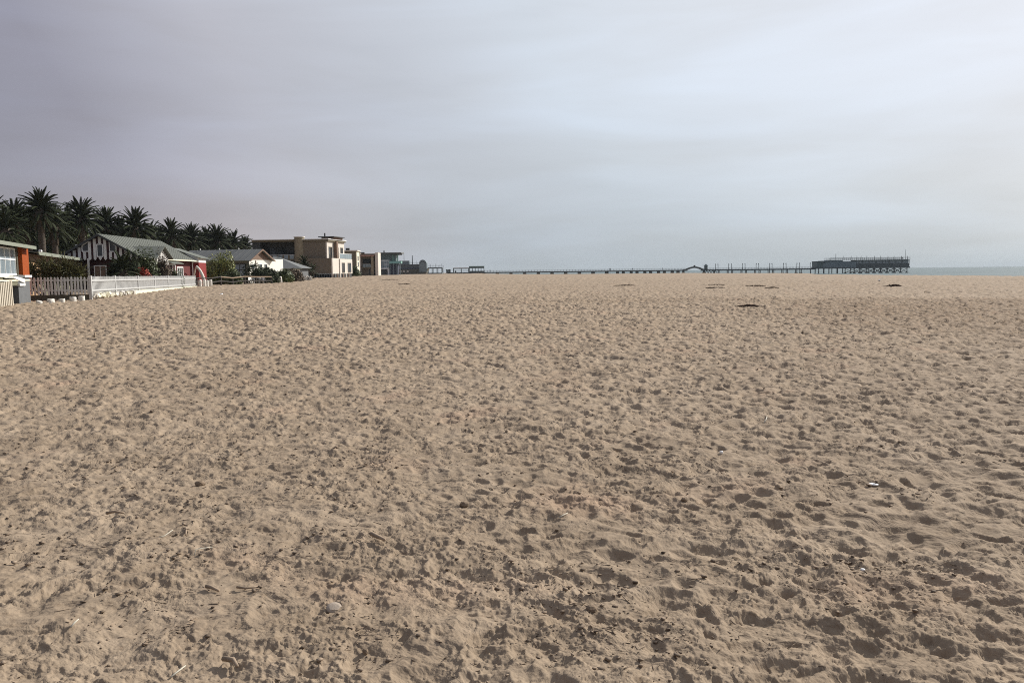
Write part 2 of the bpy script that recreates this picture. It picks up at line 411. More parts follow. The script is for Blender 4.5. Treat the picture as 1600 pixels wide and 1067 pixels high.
class Frame:
    """a local frame on the ground: x runs from A to B, y landward of it, z up"""
    def __init__(s, A, B, z=None):
        A = Vector((A[0], A[1])); B = Vector((B[0], B[1])); d = (B-A)
        s.L = d.length; d.normalize(); s.A = A; s.d = d; s.n = Vector((-d.y, d.x))
        s.z = tz(A.x, A.y) if z is None else z; s.rz = math.atan2(d.y, d.x); s.loc = (A.x, A.y, s.z)
    def loc_of(s, p):
        q = Vector((p.x, p.y))-s.A; return Vector((q.dot(s.d), q.dot(s.n), p.z-s.z))
    def hit(s, px, py, y=None, x=None):
        """where the line of sight through a photo pixel meets a plane y=const or x=const of this frame, in local metres"""
        o = s.loc_of(Vector((0, 0, EYE))); q = s.loc_of(at(px, py, 10.)); v = q-o
        t = (y-o.y)/v.y if y is not None else (x-o.x)/v.x
        return o+v*t
def XY(px, Y):
    p = at(px, hz(px), Y); return (p.x, Y)

# ------------------------------------------------------------------ palette
M = {}
M['white'] = mat('white_paint', (.78, .78, .76), .55, .3, var=.05, vscale=4)
M['fence_white'] = mat('grey_white_fence_paint', (.46, .46, .445), .7, .2, var=.10, vscale=6)  # one even, greyer white for the whole fence
M['white_worn'] = mat('worn_white_paint', (.72, .71, .67), .7, .2, var=.12, vscale=9, bump=.002, bscale=40)
M['cream'] = mat('cream_paint', (.70, .67, .52), .7, .2, var=.10, vscale=6)
M['grey_wood'] = mat('weathered_grey_wood', (.50, .50, .48), .85, .15, var=.15, vscale=6, streak=(8, 8, .8), bump=.003, bscale=20)
M['pale_wood'] = mat('pale_bare_wood', (.52, .47, .38), .85, .15, var=.22, vscale=6, streak=(8, 8, .8))
M['dark_wood'] = mat('tarred_wood', (.055, .048, .042), .8, .2, var=.35, vscale=5)
M['stump'] = mat('whitewashed_stump', (.62, .59, .53), .9, .1, var=.30, vscale=7, bump=.01, bscale=12)
M['orange'] = mat('orange_plaster', (.27, .055, .008), .8, .2, var=.12, vscale=3, bump=.003)
M['olive'] = mat('olive_plaster', (.15, .145, .10), .85, .2, var=.12, vscale=2, bump=.003)
M['dkolive'] = mat('dark_olive_plaster', (.085, .078, .058), .85, .2, var=.2, vscale=2, bump=.003)
M['grey_plaster'] = mat('dark_grey_plaster', (.12, .125, .128), .8, .25, var=.12, vscale=2, bump=.003)
M['tan'] = mat('tan_plaster', (.34, .225, .125), .85, .2, var=.1, vscale=2, bump=.003)
M['roof'] = mat('grey_green_roofing', (.135, .143, .122), .75, .25, var=.14, vscale=1.4, streak=(1, .25, 1), bump=.006, bscale=9)
M['roof2'] = mat('grey_roof_sheet', (.15, .155, .15), .75, .25, var=.12, vscale=1.1, streak=(1, .25, 1), bump=.006, bscale=9)
M['fascia'] = mat('grey_green_fascia', (.20, .215, .17), .7, .3, var=.1, vscale=3)
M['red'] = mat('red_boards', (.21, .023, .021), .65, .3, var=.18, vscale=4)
M['midred'] = mat('shade_darkened_red_boards', (.105, .018, .017), .7, .3, var=.2, vscale=4)  # red boards darkened in their colour to stand in for veranda shade
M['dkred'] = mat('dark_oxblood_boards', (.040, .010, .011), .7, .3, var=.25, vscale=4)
M['glass'] = mat('window_glass', (.03, .035, .04), .08, .6, var=.2, vscale=2)
M['curtain'] = mat('net_curtain_behind_glass', (.22, .27, .30), .2, .5, var=.2, vscale=1.5, streak=(2, 2, .5))
M['taupe'] = mat('taupe_plaster', (.19, .158, .118), .85, .2, var=.07, vscale=.7, bump=.004)
M['taupe2'] = mat('olive_taupe_plaster', (.17, .145, .10), .85, .2, var=.07, vscale=.7, bump=.004)
M['sandstone'] = mat('sandstone_plaster', (.27, .228, .155), .85, .2, var=.08, vscale=1, bump=.004)
M['offwhite'] = mat('off_white_plaster', (.62, .57, .50), .8, .2, var=.06, vscale=1, bump=.003)
M['charcoal'] = mat('charcoal_panel', (.045, .047, .046), .6, .35, var=.2, vscale=1)
M['brown'] = mat('brown_boards', (.20, .135, .10), .8, .2, var=.2, vscale=5)
M['greywall'] = mat('grey_olive_wall', (.24, .235, .19), .85, .2, var=.08, vscale=1.5, bump=.003)
M['white_plaster'] = mat('white_plaster', (.80, .78, .70), .85, .2, var=.05, vscale=2, bump=.003)
M['bone'] = mat('bleached_bone', (.66, .64, .57), .7, .2, var=.14, vscale=6, bump=.01, bscale=10)
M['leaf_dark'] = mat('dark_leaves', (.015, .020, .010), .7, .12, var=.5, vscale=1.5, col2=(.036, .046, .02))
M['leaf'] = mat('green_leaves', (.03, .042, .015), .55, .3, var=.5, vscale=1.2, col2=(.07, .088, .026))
M['leaf_yellow'] = mat('yellow_green_leaves', (.08, .095, .022), .55, .3, var=.5, vscale=1.2, col2=(.19, .20, .05))
M['leaf_red'] = mat('red_flowering_leaves', (.16, .05, .02), .6, .3, var=.6, vscale=5, col2=(.40, .05, .025))
M['leaf_dry'] = mat('dry_brown_leaves', (.10, .075, .05), .7, .2, var=.4, vscale=3)
M['leaf_blade'] = mat('sword_leaves', (.035, .04, .016), .5, .3, var=.5, vscale=4, col2=(.10, .095, .035))
M['frond'] = mat('palm_frond', (.014, .018, .009), .7, .12, var=.4, vscale=1., col2=(.034, .042, .017))
M['trunk'] = mat('palm_trunk', (.075, .062, .05), .95, .1, var=.35, vscale=3, streak=(1, 1, 5), bump=.03, bscale=6)
M['bark'] = mat('bark', (.08, .065, .05), .95, .1, var=.3, vscale=5)
M['steel'] = mat('dark_painted_steel', (.058, .074, .078), .6, .4, var=.25, vscale=.6)
M['concrete'] = mat('weathered_concrete', (.115, .115, .105), .9, .2, var=.25, vscale=.5)
M['teal'] = mat('sea_green_sheet', (.19, .34, .29), .6, .3, var=.12, vscale=.6)
M['teal_dk'] = mat('dark_teal_panel', (.08, .115, .115), .5, .4, var=.2, vscale=.5)
M['slate'] = mat('slate_blue_boards', (.155, .195, .21), .6, .35, var=.2, vscale=.4)
M['navy'] = mat('navy_boards', (.045, .052, .085), .6, .35, var=.25, vscale=.6)
M['sky_glass'] = mat('reflecting_glass', (.22, .27, .29), .06, .8, var=.2, vscale=.3)
M['pinkish'] = mat('salmon_band', (.42, .24, .19), .8, .2, var=.1, vscale=1)
M['kelp'] = mat('dry_kelp', (.075, .05, .036), .85, .2, var=.4, vscale=4)
M['stone'] = mat('grey_beach_stone', (.36, .30, .24), .85, .2, var=.15, vscale=20, bump=.002, bscale=80)
M['clod'] = mat('damp_sand_clod', (.20, .15, .105), .95, .1, var=.25, vscale=20, bump=.004, bscale=60)
M['reed'] = mat('bleached_reed', (.46, .43, .35), .7, .2, var=.1, vscale=20)
M['stick'] = mat('driftwood', (.30, .23, .165), .9, .1, var=.3, vscale=20)
M['shell'] = mat('white_shell', (.85, .84, .80), .5, .3, var=.05, vscale=20)

def window(parent, fr, x0, x1, z0, z1, cols=1, rows=(1,), axis='y', at_=0., out=-1, frame_m=None, pane_m=None, t=.07, name='window'):
    """a framed window in the plane y=at_ (or x=at_); rows are relative heights from the top; every pane is its own piece"""
    frame_m = frame_m or M['white']; pane_m = pane_m or M['glass']
    def bx(mb, a0, a1, c0, c1, d0, d1):
        lo, hi = sorted((at_+out*d0, at_+out*d1))
        if axis == 'y': mb.box(a0, a1, lo, hi, c0, c1)
        else: mb.box(lo, hi, a0, a1, c0, c1)
        return mb
    f = MB(); bx(f, x0-t, x1+t, z1, z1+t, -.02, .06); bx(f, x0-t, x1+t, z0-t, z0, -.02, .08)
    bx(f, x0-t, x0, z0, z1, -.02, .06); bx(f, x1, x1+t, z0, z1, -.02, .06)
    W = (x1-x0)/cols; tot = sum(rows); zz = [z1]
    for r in rows: zz.append(zz[-1]-(z1-z0)*r/tot)
    for i in range(1, cols): bx(f, x0+W*i-t*.3, x0+W*i+t*.3, z0, z1, -.01, .05)
    for k in range(1, len(rows)): bx(f, x0, x1, zz[k]-t*.4, zz[k]+t*.4, -.012, .055)
    w_ = f.build(name, frame_m, parent)
    for i in range(cols):
        for k in range(len(rows)):
            p = MB(); bx(p, x0+W*i, x0+W*(i+1), zz[k+1], zz[k], -.015, .01 + .001*((i+k) % 3)); p.build('pane', pane_m, w_)
    return w_
def picket_mesh(name, w_, h_, t, m, point=.5):
    return MB().prism([(-w_/2, 0), (w_/2, 0), (w_/2, h_-w_*point), (0, h_), (-w_/2, h_-w_*point)], 'y', -t, 0).mesh(name, m)

# ------------------------------------------------------------------ orange house at the left edge
def orange_house():
    B = Vector(XY(43, 53)); d = Vector((-.344, .939)); A = B-d*15
    fr = Frame(A, B, tz(B.x, B.y)-.05); L_ = fr.L
    t = thing('orange_house', 'orange plastered beach house with large white framed window and grey green roof', 'house', fr.loc, fr.rz)
    ze = fr.hit(43, 386, y=0).z; zs = fr.hit(14, 430.5, y=0).z; zw = fr.hit(14, 388.5, y=0).z
    xw = fr.hit(28.5, 400, y=0).x; xo = fr.hit(31, 400, y=0).x
    w1 = MB(); w1.box(0, xw+.1, .02, 8, 0, zs-.1); w1.build('wall', M['olive'], t)
    w2 = MB(); w2.box(0, L_, .3, 8, zs-.1, ze+.1); w2.box(xw+.05, xo, .1, .4, zs-.1, ze); w2.build('recess_wall', M['dkolive'], t)
    MB().box(xo, L_, -.12, 7.9, -.1, ze+.02).build('pier', M['orange'], t)
    MB().box(0, xw+.3, -.10, .3, zs-.1, zs+.02).build('window_sill', M['cream'], t)
    window(t, fr, .5, xw, zs+.12, zw, cols=9, rows=(.42, .58), at_=.22, t=.09, pane_m=M['curtain'])
    # low pitched roof with a deep eave
    x1 = fr.hit(52, 382, y=-.5).x; e = fr.hit(43, 384, y=-.6).z
    r = MB(); r.slab((-1, -.6, e+.02), (x1, -.6, e+.02), (x1-.6, 4, e+.62), (-1, 4, e+.62), .08)
    r.slab((-1, 4.0, e+.62), (x1-.6, 4.0, e+.62), (x1, 8.6, e+.05), (-1, 8.6, e+.05), .08); rf = r.build('roof', M['roof'], t)
    MB().box(-1, x1+.02, -.66, -.60, e-.16, e+.04).build('fascia', M['fascia'], rf)
    MB().box(xo+.1, x1-.2, -.55, 0, e-.13, e-.08).build('soffit', M['dkolive'], rf)
orange_house()

def beige_cottage():
    A = XY(45, 57.5); B = XY(122, 82)
    fr = Frame(A, B, tz(*A)); L_ = fr.L
    t = thing('low_cottage', 'low tan and olive cottage with long flat eave behind the spiky shrub', 'house', fr.loc, fr.rz)
    ze = fr.hit(60, 397, y=-.4).z
    MB().box(-.6, 5.2, 0, 7, -.3, ze).build('wall', M['tan'], t)
    MB().box(5.2, L_, 0.02, 7, -.3, ze).build('wall', M['olive'], t)
    MB().box(-.6, L_, -.05, 0, ze-.55, ze).build('eave_board', M['brown'], t)
    r = MB(); r.slab((-.5, -.7, ze+.1), (L_+.6, -.7, ze+.1), (L_+.6, 3.5, ze+.55), (-.5, 3.5, ze+.55), .07)
    r.slab((-.5, 3.5, ze+.55), (L_+.6, 3.5, ze+.55), (L_+.6, 7.6, ze+.1), (-.5, 7.6, ze+.1), .07); rf = r.build('roof', M['roof'], t)
    MB().box(-.5, L_+.6, -.76, -.70, ze-.12, ze+.12).build('fascia', M['fascia'], rf)
    p = fr.hit(34, 388, y=-.9); 
    g = MB(); g.tube([(-.9, -.9, ze+.16), (-.45, -.9, ze+.14)], .09, 8); g.build('gutter_end', M['white'], rf)
    MB().box(L_-.12, L_+.06, -.7, -.58, -.3, ze).build('corner_post', M['white_worn'], t)
beige_cottage()

# ------------------------------------------------------------------ striped house
def striped_house():
    R0 = at(155, 365.5, 80); R1 = at(249, 376.5, 97.5)
    d = Vector((R1.x-R0.x, R1.y-R0.y)).normalized(); n = Vector((-d.y, d.x)); hw = 3.55
    A = Vector((R0.x, R0.y))-n*hw; B = Vector((R1.x, R1.y))-n*hw
    fr = Frame(A, B, tz(A.x, A.y)); L_ = fr.L
    t = thing('striped_house', 'red wooden house with white striped gable and grey roof behind the white fence', 'house', fr.loc, fr.rz)
    zr = (R0.z+R1.z)/2-fr.z; z_e = fr.hit(215, 398, x=0).z; zb = fr.hit(150, 404, x=0).z
    k = (zr-z_e)/hw                                # roof pitch
    prof = lambda y: zr - abs(y-hw)*k
    # walls: the lower room steps back under the striped gable
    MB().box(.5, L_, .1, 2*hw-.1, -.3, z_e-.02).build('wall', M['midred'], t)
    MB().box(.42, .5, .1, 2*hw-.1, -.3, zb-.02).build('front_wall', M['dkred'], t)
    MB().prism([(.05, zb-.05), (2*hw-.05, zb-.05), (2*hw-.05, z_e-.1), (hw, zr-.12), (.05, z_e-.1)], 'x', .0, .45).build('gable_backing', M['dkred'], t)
    # white boards, pointed below
    holes = [fr.hit(151.5, 382, x=0), fr.hit(161.5, 401, x=0)], [fr.hit(128, 377, x=0), fr.hit(139.5, 393, x=0)], [fr.hit(171, 377, x=0), fr.hit(182, 393, x=0)]
    nb = 15; pitch = 2*hw/nb
    for i in range(nb):
        yc = pitch*(i+.5); w_ = pitch*.54; top = prof(yc)-.18
        segs = [(zb-.12, top)]
        for (a, b) in holes:
            y0, y1 = sorted((a.y, b.y)); z0, z1 = sorted((a.z, b.z))
            if y0+.03 < yc < y1-.03:
                segs = [s for lo, hi in segs for s in ((lo, min(hi, z0-.05)), (max(lo, z1+.05), hi)) if s[1]-s[0] > .12]
        for lo, hi in segs:
            o = [(yc-w_/2, lo+.10), (yc, lo-.06), (yc+w_/2, lo+.10), (yc+w_/2, min(hi, prof(yc+w_/2)-.14)), (yc-w_/2, min(hi, prof(yc-w_/2)-.14))]
            MB().prism(o, 'x', -.05, 0.0).build('gable_board', M['white_worn'], t)
    for j, (a, b) in enumerate(holes):
        y0, y1 = sorted((a.y, b.y)); z0, z1 = sorted((a.z, b.z))
        if j == 0: o = [(y0, z0), (y1, z0), (y1, z1), (y0, z1)]
        elif j == 1: o = [(y0, z0), (y1, z0), (y1, z1-.45), (y0, z1)]
        else: o = [(y0, z0), (y1, z0), (y1, z1), (y0, z1-.45)]
        f = MB(); q = o+[o[0]]
        for a_, b_ in zip(q[:-1], q[1:]): f.bar((-.05, *a_), (-.05, *b_), .08, .09)
        w_ = f.build('window', M['white'], t); MB().prism(o, 'x', -.02, .01).build('pane', M['glass'], w_)
    # roof: two sheets with ribs
    ov, ey = .45, .55; ze2 = z_e-ey*k
    for s in (-1, 1):
        r = MB(); ye = -ey if s < 0 else 2*hw+ey
        r.slab((-ov, ye, ze2), (L_+ov, ye, ze2), (L_+ov, hw, zr), (-ov, hw, zr), .07); r_ = r.build('roof', M['roof'], t)
        for i in range(int((L_+2*ov)/.9)):
            x = -ov+.45+i*.9; MB().bar((x, ye, ze2+.015), (x, hw, zr+.015), .06, .04).build('roof_seam', M['roof'], r_)
        MB().bar((-ov-.03, ye, ze2-.10), (-ov-.03, hw, zr-.10), .05, .20).build('barge_board', M['charcoal'], r_)
        if s < 0: MB().box(-ov, L_+ov, ye-.10, ye-.005, ze2-.14, ze2+.0).build('gutter', M['cream'], r_)
    # front window and post under the gable
    a = fr.hit(148, 416, x=.42); b = fr.hit(166, 431, x=.42)
    window(t, fr, min(a.y, b.y), max(a.y, b.y), b.z-.3, a.z, cols=2, rows=(1,), axis='x', at_=.42, out=-1, pane_m=M['brown'])
    pp = fr.hit(138.5, 420, x=-.1); MB().box(-.16, -.02, pp.y-.08, pp.y+.08, -.2, zb).build('porch_post', M['white_worn'], t)
    # cross gable towards the beach
    xa = fr.hit(241, 404, y=-1.2).x; xb = fr.hit(263, 402, y=-1.2).x; xm = (xa+xb)/2; zt = fr.hit(251, 384.5, y=-1.2).z; zg = z_e-.15
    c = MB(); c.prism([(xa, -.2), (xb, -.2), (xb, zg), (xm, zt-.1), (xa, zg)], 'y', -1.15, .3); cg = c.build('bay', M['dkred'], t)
    n2 = 11
    for i in range(n2):
        x = xa+(xb-xa)*(i+.5)/n2; ztop = zt-.15-abs(x-xm)*(zt-zg)/((xb-xa)/2); w_ = (xb-xa)/n2*.60
        if ztop-zg > -.4: MB().prism([(x-w_/2, zg-.75), (x, zg-.9), (x+w_/2, zg-.75), (x+w_/2, ztop), (x-w_/2, ztop)], 'y', -1.2, -1.15).build('bay_board', M['white_worn'], cg)
    kk = (zt-zg)/((xb-xa)/2); yb = hw*.75
    for s in (-1, 1):
        xe = xm+s*((xb-xa)/2+.4); MB().slab((xe, -1.6, zg-.4*kk), (xm, -1.6, zt), (xm, yb, zt), (xe, yb, zg-.4*kk), .06).build('bay_roof', M['roof'], cg)
    # beach side: windows, awning, pipe and the end bay
    a = fr.hit(264.5, 414, y=.1); b = fr.hit(273.5, 426, y=.1); window(t, fr, a.x, b.x, b.z-.4, a.z, 2, (1,), 'y', .1, -1, t=.12, pane_m=M['dkred'])
    a = fr.hit(276.5, 418.5, y=.1); b = fr.hit(285.5, 431, y=.1); window(t, fr, a.x, b.x, b.z-.4, a.z, 3, (1,), 'y', .1, -1, t=.12, pane_m=M['charcoal'])
    a = fr.hit(262, 406, y=-.4); b = fr.hit(276, 409, y=-.4)
    MB().slab((a.x-.5, -1.0, a.z-.35), (b.x+.5, -1.0, a.z-.35), (b.x+.5, .1, a.z), (a.x-.5, .1, a.z), .06).build('awning', M['roof'], t)
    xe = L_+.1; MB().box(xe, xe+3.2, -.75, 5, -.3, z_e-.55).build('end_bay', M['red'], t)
    MB().box(xe, xe+3.2, -.76, 5, z_e-.55, z_e+.1).build('end_bay_gable', M['white'], t)
    MB().slab((xe-.3, -1.1, z_e-.02), (xe+3.6, -1.1, z_e-.02), (xe+3.6, 2.4, zr-.8), (xe-.3, 2.4, zr-.8), .06).build('end_bay_roof', M['roof'], t)
    MB().tube([(L_-.2, -.6, ze2), (L_-.2, -.12, z_e-.6), (L_-.2, -.12, -.2)], .06, 6).build('drain_pipe', M['white'], t)
    ch = fr.hit(136, 372, y=hw+3.3); v = MB(); v.tube([(1.2, hw+2.6, prof(hw+2.6)-.1), (1.2, hw+2.6, prof(hw+2.6)+.5)], .12, 8); v.build('vent_pipe', M['white'], t)
striped_house()

# ------------------------------------------------------------------ long grey cottage with the white gable end
def grey_cottage():
    P1 = Vector(XY(390, 112)); d = Vector((.97, -.243)).normalized(); P0 = P1-d*10.2
    fr = Frame(P0, P1, tz(P1.x, P1.y)); L_ = fr.L; W = 6.6
    t = thing('grey_cottage', 'long grey roofed cottage with bright white gable end behind rounded bushes', 'house', fr.loc, fr.rz)
    ze = fr.hit(350, 407.5, y=-.5).z; zr = fr.hit(350, 390.5, y=W/2-.6).z
    MB().box(0, L_-.06, 0, W, -.6, ze+.05).build('wall', M['greywall'], t)
    MB().box(L_-.06, L_, 0, W, -.6, ze+.1).build('gable_end_wall', M['white_plaster'], t)
    MB().prism([(.2, ze+.1), (W-1.2, ze+.1), (W/2-.6, zr-.15)], 'x', L_-.08, L_+.02).build('gable_boards', M['brown'], t)
    ym = W/2-.6; k = (zr-ze)/(ym+.5)
    for s in (-1, 1):
        ye = -.5 if s < 0 else W-.7
        r = MB().slab((-.6, ye, ze), (L_+.5, ye, ze), (L_+.5, ym, zr), (-.6, ym, zr), .07).build('roof', M['roof2'], t)
        if s < 0:
            for i in range(12): MB().bar((-.3+i*.92, ye, ze+.015), (-.3+i*.92, ym, zr+.015), .05, .04).build('roof_seam', M['roof2'], r)
            MB().box(-.6, L_+.5, ye-.09, ye-.003, ze-.12, ze).build('gutter', M['fascia'], r)
            MB().bar((L_+.52, ye, ze-.08), (L_+.52, ym, zr-.08), .05, .18).build('barge_board', M['brown'], r)
            MB().bar((-.63, ye, ze-.08), (-.63, ym, zr-.08), .05, .18).build('barge_board', M['charcoal'], r)
        else: MB().bar((L_+.52, ye, ze-.08), (L_+.52, ym, zr-.08), .05, .18).build('barge_board', M['brown'], r)
    # flat roofed white wing behind the gable
    MB().box(L_-3, L_-.5, W, W+3.2, -.6, ze+.25).build('wing', M['white_plaster'], t)
    a = fr.hit(365, 413.5, y=0); b = fr.hit(383.5, 430, y=0)
    window(t, fr, a.x, b.x, b.z, a.z, 2, (.5, .5), 'y', 0, -1, frame_m=M['dark_wood'], t=.11, pane_m=M['curtain'])
    for (p0, p1) in ((393, 397.5), (405, 409), (413.5, 417)):
        a = fr.hit(p0, 413.5, x=L_); b = fr.hit(p1, 419.5, x=L_)
        window(t, fr, a.y, b.y, b.z, a.z, 1, (1,), 'x', L_, 1, t=.05, frame_m=M['grey_wood'])
    MB().bar((L_+.05, 1.6, -.4), (L_+.05, 1.6, ze), .08).build('drain_pipe', M['brown'], t)
    for i in range(3): MB().tube([(1+i*3., ym, zr+.02), (1+i*3., ym, zr+.22)], [.10, .05], 6).build('ridge_cap', M['white_worn'], t)
    # a tall narrow door in the shaded front wall
    a = fr.hit(321, 430, y=0); MB().box(a.x, a.x+.8, -.04, 0.01, -.3, a.z+.3).build('door', M['grey_wood'], t)
grey_cottage()

def hip_house():
    P0 = Vector(XY(414, 128)); P1 = Vector(XY(469, 128)); fr = Frame(P0, P1, tz(P1.x, P1.y)); L_ = fr.L; W = 6
    t = thing('hip_roofed_house', 'small dark house with grey hipped roof below the modern house', 'house', fr.loc, fr.rz)
    ze = fr.hit(440, 419.5, y=0).z; zr = fr.hit(421, 401.5, y=2.5).z
    MB().box(.2, L_-.2, .15, W, -.6, ze-.01).build('wall', M['grey_plaster'], t)
    c = [(-.4, -.4, ze), (L_+.4, -.4, ze), (L_+.4, W+.4, ze), (-.4, W+.4, ze), (.6, 2.6, zr), (1.2, 3.2, zr)]
    MB().poly(c, [(0, 1, 5, 4), (1, 2, 5), (2, 3, 4, 5), (3, 0, 4), (3, 2, 1, 0)]).build('roof', M['roof2'], t)
    MB().box(-.4, L_+.4, -.46, -.4, ze-.15, ze).build('fascia', M['fascia'], t)
    a = fr.hit(450, 423.5, y=.15); b = fr.hit(464, 427, y=.15); window(t, fr, a.x, b.x, b.z, a.z, 3, (1,), 'y', .15, -1, pane_m=M['curtain'])
    MB().box(L_-.5, L_-.1, -.02, .15, -.5, ze).build('corner_pillar', M['offwhite'], t)
hip_house()

# ------------------------------------------------------------------ modern house
def modern_house():
    P0 = Vector(XY(396, 160)); P1 = Vector(XY(512, 158)); fr = Frame(P0, P1, tz(P1.x, P1.y)-.1); L_ = fr.L; W = 9.8
    H = lambda px, py, y=0: fr.hit(px, py, y=y)
    t = thing('modern_house', 'two storey taupe modern house with round tower and white balcony front', 'house', fr.loc, fr.rz)
    zt = H(450, 374).z; z1 = H(450, 378).z
    xt0, xt1 = H(460, 400).x, H(475, 400).x; xr0 = H(476, 400).x
    # left wing with the recessed veranda
    MB().box(0, xt0+.6, 2.2, W, -.8, z1).build('wall', M['charcoal'], t)
    MB().box(-.1, xt0+.2, -.1, W, z1, zt-.12).build('parapet', M['taupe2'], t)
    MB().box(-.5, xt0+.1, -.5, W, zt-.12, zt).build('roof_slab', M['white'], t)
    MB().box(0, H(407, 390).x, 0.0, 2.3, -.8, z1-.01).build('side_wall', M['charcoal'], t)
    zb = H(430, 398.5).z; zf = H(430, 405).z
    MB().box(H(407, 390).x, xt0+.3, 0, 2.3, zf-.35, zf).build('veranda_floor', M['taupe2'], t)
    MB().box(H(407, 390).x, xt0+.3, .06, 2.3, -.8, zf-.36).build('lower_wall', M['charcoal'], t)
    bal = MB().box(H(407, 390).x, xt0, .02, .08, zb-.06, zb).build('balustrade', M['white'], t)
    nb = 6; xs = [H(407, 390).x+(xt0-H(407, 390).x)*i/nb for i in range(nb+1)]
    for i in range(nb):
        MB().box(xs[i]+.16, xs[i+1]-.16, .04, .06, zf, zb-.06).build('glass_panel', M['sky_glass'], bal)
    for x in xs: MB().box(x-.14, x+.14, .01, .11, zf, zb-.061).build('post', M['taupe2'], bal)
    a, b = H(416, 387, 2.2), H(448, 398, 2.2); window(t, fr, a.x, b.x, b.z-1, a.z, 4, (1,), 'y', 2.2, -1, frame_m=M['charcoal'])
    # round tower
    r = (xt1-xt0)/2; c = MB(); c.tube([((xt0+xt1)/2, r*.35, -.8), ((xt0+xt1)/2, r*.35, H(467, 371).z)], r, 28); c.build('round_tower', M['sandstone'], t, smooth=False)
    c = MB(); c.tube([((xt0+xt1)/2, r*.35, H(467, 371).z), ((xt0+xt1)/2, r*.35, H(467, 370).z)], r+.12, 28).build('tower_coping', M['offwhite'], t)
    # right block
    zr = H(490, 377.5).z; zl = H(490, 403).z; zg = H(500, 428).z
    MB().box(xr0-.5, L_-.25, 0.0, W, zg, zr).build('block', M['taupe'], t)
    MB().box(xr0-.6, L_+.3, -.15, W+.1, zr, zr+.35).build('cornice', M['taupe2'], t)
    MB().box(xr0-.7, L_+.45, -.3, W+.2, zr+.35, zr+.5).build('roof_slab', M['white'], t)
    x0, x1 = H(478, 410, -1.6).x, H(519, 410, -1.6).x; zl = H(500, 403.5, -1.6).z
    MB().box(x0, x1-.2, -1.6, -.01, zg, zl).build('balcony_wall', M['taupe'], t)
    MB().box(x0, x1+.2, -1.0, W-1, -.6, zg-.02).build('undercroft', M['charcoal'], t)
    for i in range(9):
        x = H(491+i*4., 430, -1.4).x; MB().box(x-.09, x+.09, -1.5, -1.3, -.6, zg-.01).build('undercroft_post', M['grey_plaster'], t)
    # beach front: off-white panels, dark windows, balconies
    x = L_-.25
    f = MB(); f.box(x, x+.25, 0.02, W, zg, zr-.01); fo = f.build('front_wall', M['offwhite'], t)
    MB().box(x1-.2, x1+.05, -1.58, 2.0, zg-.9, zl-.02).build('balcony_front', M['offwhite'], t)
    MB().box(x+.25, x+2.0, 2.1, W-.5, zg, zl-.1).build('lower_bay', M['offwhite'], t)
    for (y0, y1) in ((1.0, 2.6), (4.8, 6.2), (7.6, 8.8)):
        window(t, fr, y0, y1, zl+.05, zr-1.1, 2, (1,), 'x', x+.25, 1, frame_m=M['taupe'], t=.12, pane_m=M['glass'])
    for (y0, y1) in ((3.2, 4.6), (6.6, 8.4)):
        window(t, fr, y0, y1, zg-.02+.3, zg+2.0, 2, (1,), 'x', x+2.0, 1, frame_m=M['taupe'], t=.1, pane_m=M['glass'])
    rl = MB().box(x+1.9, x+2.0, 2.2, W-.5, zl+.85, zl+.92).build('balcony_rail', M['white'], t)
    for i in range(6): MB().box(x+1.93, x+1.97, 2.3+i*1.15, 3.35+i*1.15, zl-.08, zl+.84).build('glass_panel', M['sky_glass'], rl)
    # pillar, roof canopy, and a chimney
    MB().box(x+.3, x+.9, 3.6, 4.4, zg, zr+.1).build('pillar', M['brown'], t)
    MB().box(x-2.0, x+1.2, 1.5, 7.5, zr+.85, zr+1.0).build('canopy_roof', M['charcoal'], t)
    MB().box(x-1.6, x+.8, 2.2, 7.5, zr+.5, zr+.85).build('canopy_wall', M['brown'], t)
    MB().tube([(x-1.2, 3, zr+1.0), (x-1.2, 3, zr+1.7)], .14, 8).build('chimney', M['charcoal'], t)
    for i in range(6):
        y = .6+i*1.9; MB().box(x1+.1, x1+.35, -1.4+i*1.6, -1.1+i*1.6, -.8, zg).build('terrace_post', M['brown'] if i % 2 else M['offwhite'], t)
modern_house()

def box_house():
    P0 = Vector(XY(533, 232)); P1 = Vector(XY(558, 232)); fr = Frame(P0, P1, tz(P1.x, P1.y)); L_ = fr.L
    t = thing('flat_roofed_house', 'plain olive taupe flat roofed house with narrow lit window strip', 'house', fr.loc, fr.rz)
    zt = fr.hit(545, 393, y=0).z
    MB().box(0, L_-.2, 0, 4.2, -.8, zt).build('wall', M['taupe2'], t); MB().box(-.2, L_+.3, -.2, 4.4, zt, zt+.35).build('parapet', M['offwhite'], t)
    MB().box(L_-.2, L_, .01, 4.2, -.8, zt-.01).build('front_wall', M['cream'], t)
    for z in (.5, 2.7, 4.4):
        for y in (1.2,): window(t, fr, y, y+1.5, z, z+1.2, 1, (1,), 'x', L_, 1, frame_m=M['offwhite'])
    MB().box(L_-3.4, L_-2.4, 2, 3, zt+.35, zt+1.0).build('rooflight', M['charcoal'], t)
box_house()

